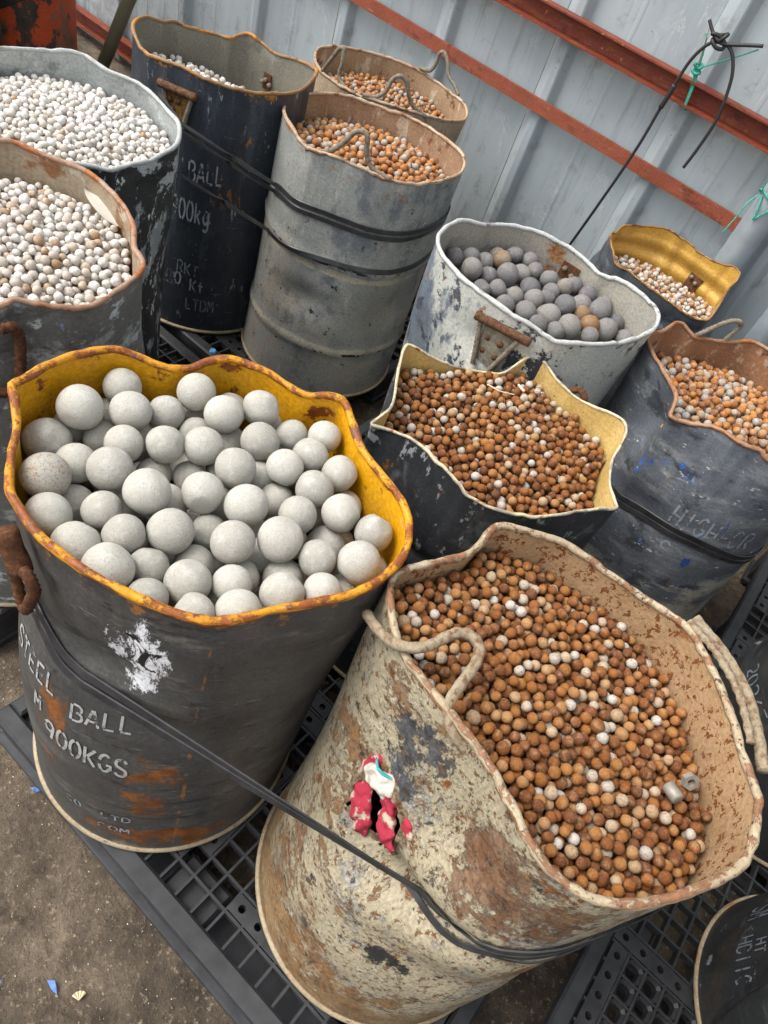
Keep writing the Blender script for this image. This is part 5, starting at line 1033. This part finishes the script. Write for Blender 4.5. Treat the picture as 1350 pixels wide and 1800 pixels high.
for pts in ([(-1.833, 2.23, 0.896), (-1.795, 2.227, 0.958), (-1.773, 2.225, 0.993), (-1.752, 2.223, 1.002), (-1.745, 2.222, 0.959), (-1.747, 2.222, 0.916), (-1.711, 2.219, 0.894), (-1.651, 2.213, 0.9)],
            [(-1.63, 2.222, 0.905), (-1.596, 2.252, 0.91), (-1.573, 2.273, 0.936), (-1.565, 2.281, 0.977), (-1.547, 2.297, 0.997), (-1.527, 2.316, 0.984), (-1.513, 2.329, 0.947), (-1.495, 2.346, 0.918), (-1.453, 2.384, 0.893)],
            [(-1.769, 2.753, 0.897), (-1.718, 2.745, 0.909), (-1.698, 2.742, 0.945), (-1.696, 2.742, 0.98), (-1.673, 2.738, 0.994), (-1.642, 2.734, 0.97), (-1.618, 2.73, 0.934), (-1.572, 2.723, 0.916), (-1.542, 2.718, 0.896)]):
    rod('wire_handle', d.local(pts), 0.0075, GRm, d.root, 44, 8)
d = DR['D6']; rod('rebar_handle', d.local([(-0.192, 2.104, 0.895), (-0.178, 2.12, 0.916), (-0.162, 2.14, 0.938), (-0.144, 2.161, 0.958), (-0.126, 2.183, 0.962), (-0.115, 2.197, 0.954), (-0.113, 2.199, 0.937), (-0.119, 2.192, 0.914), (-0.124, 2.186, 0.894)]), 0.0068, GRm, d.root, 44, 8, bead=True)
rod('rebar_handle', on(d, [(-18, 0.80), (-14, 0.79), (-12, 0.74), (-13, 0.70), (-17, 0.69)], 0.02), 0.007, GRm, d.root, 30, 8, bead=True)
d = DR['D3']; rod('rebar_handle', d.local([(-0.312, 1.515, 0.84), (-0.303, 1.515, 0.875), (-0.285, 1.515, 0.895), (-0.265, 1.510, 0.890), (-0.250, 1.508, 0.868), (-0.246, 1.508, 0.835)]), 0.0085, RBm, d.root, 30, 8, bead=True)
d = DR['D11']; rod('rebar_handle', on(d, [(-31, 0.985), (-27.5, 0.985), (-26, 0.96), (-26, 0.93), (-26.4, 0.89), (-28, 0.855), (-34, 0.85)], 0.02), 0.0095, RBm, d.root, 40, 8, bead=True)
def bracket(d, ths, zs, bar, legs, bolts, mat):
    V = []; n = 6
    for off in (0.0045, -0.002):
        for b in range(2):
            for i in range(n):
                th = ths[0] + (ths[1] - ths[0]) * i / (n - 1); V.append(d.local([d.surf(th, zs[b], off)[0]])[0])
    F = [(i, i + 1, n + i + 1, n + i) for i in range(n - 1)]
    F += [(2 * n + i, 3 * n + i, 3 * n + i + 1, 2 * n + i + 1) for i in range(n - 1)] + [(n + i, n + i + 1, 3 * n + i + 1, 3 * n + i) for i in range(n - 1)] + [(0, n, 3 * n, 2 * n), (n - 1, 3 * n - 1, 4 * n - 1, 2 * n - 1)]
    pl = link_mesh('handle_bracket', V, F, mat, d.root, False)
    rod('cross_bar', on(d, bar, 0.016), 0.0115, ORm, pl, 14, 10, wob=0.06)
    for lg in legs: rod('rebar_leg', on(d, lg, 0.010), 0.0065, GRm, pl, 26, 8, bead=True)
    for a, b in bolts:
        p, nn = d.surf(a, b, 0.003); q = d.local([p])[0]
        V, F = tube([q, q + nn * 0.006, q + nn * 0.009], [0.0095, 0.0085, 0.003], 10); link_mesh('bolt', V, F, ORm, pl)
PLm = rust_obj('rusty_zinc_plate', H('837b6c'), H('9a9280'), 30)
bracket(DR['D4'], (-91, -73), (0.925, 0.825), [(-97, 0.932), (-66, 0.940)], [[(-94, 0.925), (-87, 0.81)], [(-71, 0.94), (-78, 0.82)]], [(-86.5, 0.893), (-79, 0.895), (-86, 0.855), (-78.5, 0.857)], PLm)
bracket(DR['D9'], (-78, -62), (0.925, 0.86), [(-82, 0.937), (-56.5, 0.940)], [[(-80, 0.93), (-75.5, 0.87)], [(-60, 0.93), (-64, 0.845)]], [(-75, 0.905), (-69, 0.908), (-72.5, 0.88)], rust_obj('ochre_rust_plate', H('6d5230'), H('97702f')))
def inner_plate(d, th, z, w, h, nb):
    V = []
    for off in (-0.0105, -0.005):
        for dz in (-h / 2, h / 2):
            for da in (-w / 2, w / 2): V.append(d.local([d.surf(th + da, z + dz, off)[0]])[0])
    pl = link_mesh('inner_plate', V, [(0, 1, 3, 2), (4, 6, 7, 5), (0, 4, 5, 1), (2, 3, 7, 6), (0, 2, 6, 4), (1, 5, 7, 3)], RBm, d.root, False)
    for k in range(nb):
        p, nn = d.surf(th + (k - (nb - 1) / 2) * w * 0.5, z + (0.006 if k % 2 else -0.004), -0.010); q = d.local([p])[0]
        V, F = tube([q, q - nn * 0.010], 0.0075, 8); link_mesh('bolt', V, F, GRm, pl)
inner_plate(DR['D4'], 98, 0.885, 12, 0.045, 2); inner_plate(DR['D5'], 80, 0.745, 12, 0.045, 2); inner_plate(DR['D9'], 101.5, 0.855, 7, 0.05, 3)

# ------------------------------------------------------------------ glove stuffed in the torn hole of the beige drum
d = DR['D2']; gp, gn = d.surf(-118, 0.722, 0.0)
gl = tag(empty('work_glove', tuple(gp)), 'red and white work glove stuffed into the hole in the beige drum', 'glove')
def cloth(name, c, c2, lo, hi):
    g = G(name); o = g.coord(); n = g.noise(o, 34, 5); w = g.noise(o, 420, 3)
    g.bump(g.math('ADD', g.math('MULTIPLY', n, 2.0), w), 0.5, 0.003)
    return g.fin(g.mix(g.mr(n, lo, hi), c, c2), 0.95, 0, 0.15)
GR = cloth('red_knit', H('a23444'), H('b5a794'), 0.53, 0.60); GW = cloth('cream_knit', H('cfc7b8'), H('b8a894'), 0.5, 0.7); GT = cloth('teal_hem', H('2f8794'), H('56a0a8'), 0.4, 0.6)
def lump(keys, radii, flat=0.6):
    q = resample([(a, b, o) for a, b, o in keys], 16); rr = np.interp(np.linspace(0, 1, len(q)), np.linspace(0, 1, len(radii)), radii)
    sf = [d.surf(a, b, o) for a, b, o in q]; pts = np.array([x[0] for x in sf]); nn = np.array([x[1] for x in sf])
    ends = np.sqrt(np.clip(1 - (np.abs(np.linspace(-1, 1, len(q))) ** 5), 0.02, 1))
    V, F = tube(pts, rr * ends, 14); V = np.array(V)
    for i in range(len(q)):
        s_ = slice(i * 14, i * 14 + 14); off = V[s_] - pts[i]; V[s_] = pts[i] + off - (off @ nn[i])[:, None] * nn[i] * (1 - flat)
    gc = np.zeros(3); W = V - gp
    return W * 1.12 + np.array(gn) * 0.008, F
def knit(name, lumps, mat, parent, voxel=0.0028, crease=0.0022):
    """several overlapping lumps fused into one creased cloth surface"""
    mb = MB()
    for V, F in lumps: mb.add(V, F)
    o = mb.build(name, mat, parent, True)
    m1 = o.modifiers.new('fuse', 'REMESH'); m1.mode = 'VOXEL'; m1.voxel_size = voxel; m1.use_smooth_shade = True
    m2 = o.modifiers.new('soften', 'SMOOTH'); m2.iterations = 3; m2.factor = 0.5
    dg = bpy.context.evaluated_depsgraph_get(); me = bpy.data.meshes.new_from_object(o.evaluated_get(dg)); o.modifiers.clear(); o.data = me
    n = len(me.vertices); co = np.empty(n * 3, np.float32); me.vertices.foreach_get('co', co); co = co.reshape(-1, 3); nr = np.empty(n * 3, np.float32); me.vertices.foreach_get('normal', nr); nr = nr.reshape(-1, 3)
    w = np.sin(co @ np.array([160, 90, -120]) + 2 * np.sin(co @ np.array([70, -140, 60]))) * 0.6 + np.sin(co @ np.array([-90, 230, 170]) + 1.5 * np.sin(co @ np.array([190, 60, 40]))) * 0.4
    me.vertices.foreach_set('co', (co + nr * (w * crease)[:, None]).ravel()); me.update()
    return o
# torn, rusty lip bent outwards round the hole
V = []; F = []; nT = 64; jr = np.random.default_rng(77)
jag = jr.normal(size=nT); jag = 0.5 * jag + 0.25 * np.roll(jag, 1) + 0.25 * np.roll(jag, -1)
for k in range(nT):
    a = 2 * PI * k / nT; ca, sa = math.cos(a), math.sin(a); tri = 1 - 0.22 * sa - 0.10 * math.cos(2 * a)
    for f_, off in ((0.93 + 0.05 * jag[k], 0.004 + 0.004 * abs(jag[k])), (1.03, 0.0022), (1.12 + 0.05 * jag[k], 0.0012), (1.20 + 0.07 * jag[k], -0.002)):
        V.append(d.surf(-119 + 14.5 * f_ * ca * (tri if f_ < 1.0 else 1), 0.724 + 0.060 * f_ * sa, off)[0] - np.array(d.root.location))
F = [(k * 4 + q, k * 4 + q + 1, ((k + 1) % nT) * 4 + q + 1, ((k + 1) % nT) * 4 + q) for k in range(nT) for q in range(3)]
lipm = rusty('torn_lip', [H('2f2620'), H('5e4630'), H('8a7458'), H('a59a82'), H('a89d86')], 40)
link_mesh('torn_edge', V, F, lipm, d.root)
knit('glove_body', [lump([(-130.5, 0.722, -0.012), (-126.0, 0.700, 0.000), (-120.5, 0.678, 0.004), (-116.0, 0.660, -0.002)], [0.013, 0.0155, 0.017, 0.0165, 0.012], 0.42),
     lump([(-121.5, 0.748, -0.010), (-115.5, 0.722, 0.003), (-110.5, 0.703, 0.006), (-106.0, 0.688, -0.002)], [0.013, 0.016, 0.018, 0.017, 0.012], 0.42),
     lump([(-113, 0.768, -0.014), (-108.5, 0.756, -0.006), (-103.5, 0.740, -0.010)], [0.009, 0.0115, 0.009], 0.4),
     lump([(-131.5, 0.712, -0.016), (-132, 0.748, -0.008), (-131, 0.790, -0.014)], [0.011, 0.014, 0.008], 0.4),
     lump([(-128, 0.735, -0.012), (-121, 0.748, -0.008), (-114, 0.752, -0.012)], [0.010, 0.013, 0.010], 0.4)], GR, gl, 0.0022, 0.0034)
knit('cuff', [lump([(-131.0, 0.742, -0.006), (-126.5, 0.762, 0.000), (-121.5, 0.784, -0.006)], [0.016, 0.024, 0.019], 0.3), lump([(-128, 0.734, -0.004), (-122, 0.752, -0.001)], [0.012, 0.014], 0.32), lump([(-125, 0.790, -0.008), (-121, 0.770, -0.004)], [0.012, 0.012], 0.32)], GW, gl, 0.0022, 0.0040)
V, F = lump([(-131.5, 0.783, -0.004), (-128.8, 0.783, 0.001), (-126, 0.790, 0.001), (-122.5, 0.799, -0.003)], [0.0022, 0.0024, 0.0022], 1.0); link_mesh('hem', V, F, GT, gl)

# ------------------------------------------------------------------ small things lying about
HM = plain('grey_hex_steel', H('8f8a80'), 0.5, 0.2, 60, metal=0.3)
def hexnut(loc, r, hh, rot):
    V = []; F = []
    for z in (-hh / 2, hh / 2):
        for k in range(6): V.append((r * math.cos(k * PI / 3), r * math.sin(k * PI / 3), z))
        for k in range(6): V.append((0.5 * r * math.cos(k * PI / 3), 0.5 * r * math.sin(k * PI / 3), z))
    for k in range(6):
        j = (k + 1) % 6
        F += [(k, j, 12 + j, 12 + k), (12 + k, 12 + j, 18 + j, 18 + k), (6 + k, 18 + k, 18 + j, 6 + j), (k, 6 + k, 6 + j, j)]
    o = link_mesh('hex_nut', V, F, HM, None, False); o.location = loc; o.rotation_euler = rot; return o
Lz = LEVEL['D2']
tag(hexnut((0.315, 0.775, Lz - 0.012), 0.0135, 0.009, (0.9, 0.3, 0.4)), 'hexagonal steel nut lying among the rusty balls', 'nut')
V, F = tube([(0, 0, -0.013), (0, 0, -0.0115), (0, 0, 0.0115), (0, 0, 0.013)], [0.008, 0.0105, 0.0105, 0.008], 14)
o = link_mesh('steel_slug', V, F, HM); o.location = (0.300, 0.735, Lz - 0.010); o.rotation_euler = (1.3, 0.2, 0.9); tag(o, 'short worn steel cylinder beside the hex nut in the beige drum', 'slug')
for pts, r_, nm, lb in (([(-0.430, 1.301, 0.902), (-0.413, 1.303, 0.904), (-0.398, 1.308, 0.903), (-0.372, 1.334, 0.900)], 0.0016, 'wire_piece', 'thin bent pale wire lying on the balls of the crushed black drum'),
                        ([(-0.385, 1.372, 0.902), (-0.363, 1.362, 0.904)], 0.0034, 'stick_piece', 'short pale stick lying on the balls of the crushed black drum')):
    o = rod(nm, pts, r_, plain(nm + '_skin', H('c4b79c'), 0.7, 0.2, 60), None, 20, 6); tag(o, lb, 'wire' if 'wire' in nm else 'stick')
# dry leaf on the white balls
V = []; F = []; nL = 12
for i in range(nL + 1):
    t = i / nL; w = 0.026 * math.sin(PI * min(1, t * 1.02)) ** 0.7 + 0.001
    for k, s_ in enumerate((-1, -0.5, 0, 0.5, 1)): V.append((0.14 * t, s_ * w, 0.006 * math.sin(t * 5) + 0.008 * abs(s_)))
F = [(i * 5 + k, (i + 1) * 5 + k, (i + 1) * 5 + k + 1, i * 5 + k + 1) for i in range(nL) for k in range(4)]
o = link_mesh('dry_leaf', V, F, plain('pale_dry_leaf', H('c3beb2'), 0.8, 0.12, 40)); o.location = (-1.325, 0.905, LEVEL['D11'] + 0.024); o.rotation_euler = (0.05, 0.10, -0.05); tag(o, 'pale dry leaf lying on the white balls', 'leaf')
V, F = tube([(0, 0, 0), (0, 0, 0.004), (0, 0, 0.008)], [0.013, 0.0125, 0.010], 18); o = link_mesh('bottle_cap', V, F, plain('blue_plastic', H('5f9fd0'), 0.4, 0.1, 20), None, False); o.location = (-1.500, 1.520, HP); tag(o, 'pale blue plastic cap on the pallet below the black drum', 'cap')
BL = plain('blue_film', H('5a80c8'), 0.5, 0.2, 30)
for i, (x, y, s_, lb) in enumerate([(-0.269, 0.045, 0.014, 'blue plastic scrap on the dirt next to the fluted shell piece'), (-0.350, -0.03, 0.013, 'blue plastic scrap on the dirt at the left picture edge'), (-0.628, 0.238, 0.010, 'small blue plastic scrap on the dirt by the pallet corner')]):
    V = [(-1.3, -0.25, 0), (0.1, -0.5, 0.35), (1.2, -0.35, 0.05), (0.35, 0.15, 0.5), (-0.5, 0.45, 0.1)]; V = [(a * s_, b * s_, c * s_) for a, b, c in V] + [(a * s_, b * s_, c * s_ + 0.001) for a, b, c in V]
    F = [(4, 3, 2, 1, 0), (5, 6, 7, 8, 9)] + [(k, (k + 1) % 5, 5 + (k + 1) % 5, 5 + k) for k in range(5)]
    o = link_mesh('plastic_scrap', V, F, BL, None, False); o.location = (x, y, -0.006); o.rotation_euler.z = i * 1.9; tag(o, lb, 'scrap', 'blue plastic scraps on the ground')
V = [(0, 0, 0.004)]; nF = 9
for k in range(nF):
    a = -0.9 + 1.8 * k / (nF - 1); r = 0.017; V.append((r * math.cos(a), r * math.sin(a), 0.001 + 0.003 * (k % 2)))
V += [(a, b, c - 0.002) for a, b, c in V]; m_ = nF + 1
F = [(0, k, k + 1) for k in range(1, nF)] + [(m_, m_ + k + 1, m_ + k) for k in range(1, nF)] + [(k, m_ + k, m_ + k + 1, k + 1) for k in range(1, nF)]
o = link_mesh('shell_piece', V, F, plain('cream_shell', H('c9b796'), 0.6, 0.2, 60), None, False); o.location = (-0.212, 0.062, -0.004); o.rotation_euler.z = 2.5; tag(o, 'cream fluted shell fragment on the dirt', 'shell')

# ------------------------------------------------------------------ cable and twine on the wall
BK = plain('black_rubber', H('2b2a2b'), 0.5, 0.15, 40); TW = plain('green_twine', H('2f9a86'), 0.8, 0.3, 200, c2=H('55b8a3')); TW2 = plain('pale_twine', H('b5aaa0'), 0.8, 0.2, 200)
o0 = (-0.768, 2.88, 1.403); cb = tag(empty('black_cable', o0), 'black rubber cable knotted over the red channel rail', 'cable')
L_ = lambda p: np.array(p) - np.array(o0)
rod('strand', L_([(-0.768, 2.88, 1.403), (-0.8, 2.88, 1.368), (-0.821, 2.88, 1.315), (-0.828, 2.88, 1.251), (-0.83, 2.88, 1.202), (-0.835, 2.88, 1.157), (-0.842, 2.88, 1.011), (-0.87, 2.88, 0.789), (-0.915, 2.88, 0.50), (-0.99, 2.87, 0.06)]), 0.0058, BK, cb, 60, 8)
rod('sleeve', L_([(-0.828, 2.88, 1.235), (-0.831, 2.88, 1.20), (-0.835, 2.88, 1.155)]), 0.009, BK, cb, 8, 10)
rod('strand', L_([(-0.768, 2.88, 1.403), (-0.721, 2.88, 1.394), (-0.688, 2.88, 1.364), (-0.661, 2.88, 1.311), (-0.639, 2.88, 1.212), (-0.643, 2.88, 1.109), (-0.653, 2.88, 1.031)]), 0.0058, BK, cb, 40, 8)
rod('cable_end', L_([(-0.829, 2.88, 1.435), (-0.799, 2.875, 1.413), (-0.769, 2.87, 1.4), (-0.741, 2.875, 1.399), (-0.678, 2.88, 1.422), (-0.632, 2.885, 1.438)]), 0.0058, BK, cb, 30, 8)
kn = [(-0.768 + 0.022 * math.sin(2 * t) + 0.006 * math.cos(3 * t), 2.875 + 0.010 * math.cos(3 * t), 1.402 + 0.016 * math.cos(t) + 0.008 * math.sin(3 * t)) for t in np.linspace(0, 2 * PI, 14)]
rod('knot', L_(kn), 0.0062, BK, cb, 50, 8)
o0 = (-0.78, 2.9, 1.30); tw = tag(empty('green_twine', o0), 'green twine tied round the red channel rail under the cable', 'twine', 'green twine ties')
rod('strand', L_([(-0.823, 2.9, 1.40), (-0.805, 2.905, 1.355), (-0.790, 2.905, 1.302), (-0.781, 2.915, 1.27), (-0.774, 2.916, 1.23), (-0.767, 2.918, 1.182), (-0.765, 2.94, 1.178)]), 0.0042, TW, tw, 40, 6, bead=True)
rod('strand', L_([(-0.772, 2.921, 1.182), (-0.782, 2.919, 1.24), (-0.795, 2.905, 1.295)]), 0.0036, TW, tw, 30, 6, bead=True)
rod('strand', L_([(-0.783, 2.9, 1.309), (-0.719, 2.895, 1.359), (-0.64, 2.89, 1.424)]), 0.0026, TW, tw, 30, 6)
rod('strand', L_([(-0.829, 2.9, 1.43), (-0.812, 2.9, 1.37), (-0.797, 2.9, 1.315)]), 0.0030, TW2, tw, 30, 6, bead=True)
kn = [(-0.792 + 0.014 * math.sin(2 * t), 2.903 + 0.008 * math.cos(3 * t), 1.302 + 0.014 * math.cos(t)) for t in np.linspace(0, 2 * PI, 12)]
rod('knot', L_(kn), 0.005, TW, tw, 40, 6, bead=True)
o0 = (-0.326, 2.85, 1.07); tw = tag(empty('green_twine', o0), 'green twine knotted round the galvanised post', 'twine', 'green twine ties')
ring_ = [(-0.326 + 0.058 * math.cos(a), 2.905 + 0.058 * math.sin(a), 1.085 + 0.012 * math.sin(2 * a)) for a in np.linspace(0, 2 * PI, 18)[:-1]]
rod('loop', L_(ring_), 0.0035, TW, tw, 60, 6, bead=True, closed=True)
rod('strand', L_([(-0.372, 2.866, 1.08), (-0.385, 2.84, 1.05), (-0.390, 2.835, 0.99), (-0.398, 2.83, 0.93)]), 0.0028, TW, tw, 26, 6)
rod('strand', L_([(-0.360, 2.858, 1.085), (-0.345, 2.845, 1.045), (-0.338, 2.845, 1.01)]), 0.0035, TW, tw, 26, 6, bead=True)
rod('strand', L_([(-0.338, 2.848, 1.01), (-0.315, 2.845, 1.05), (-0.295, 2.855, 1.085)]), 0.0035, TW, tw, 26, 6, bead=True)
rod('strand', L_([(-0.370, 2.866, 1.085), (-0.372, 2.85, 1.13), (-0.355, 2.84, 1.20)]), 0.0026, TW, tw, 26, 6)
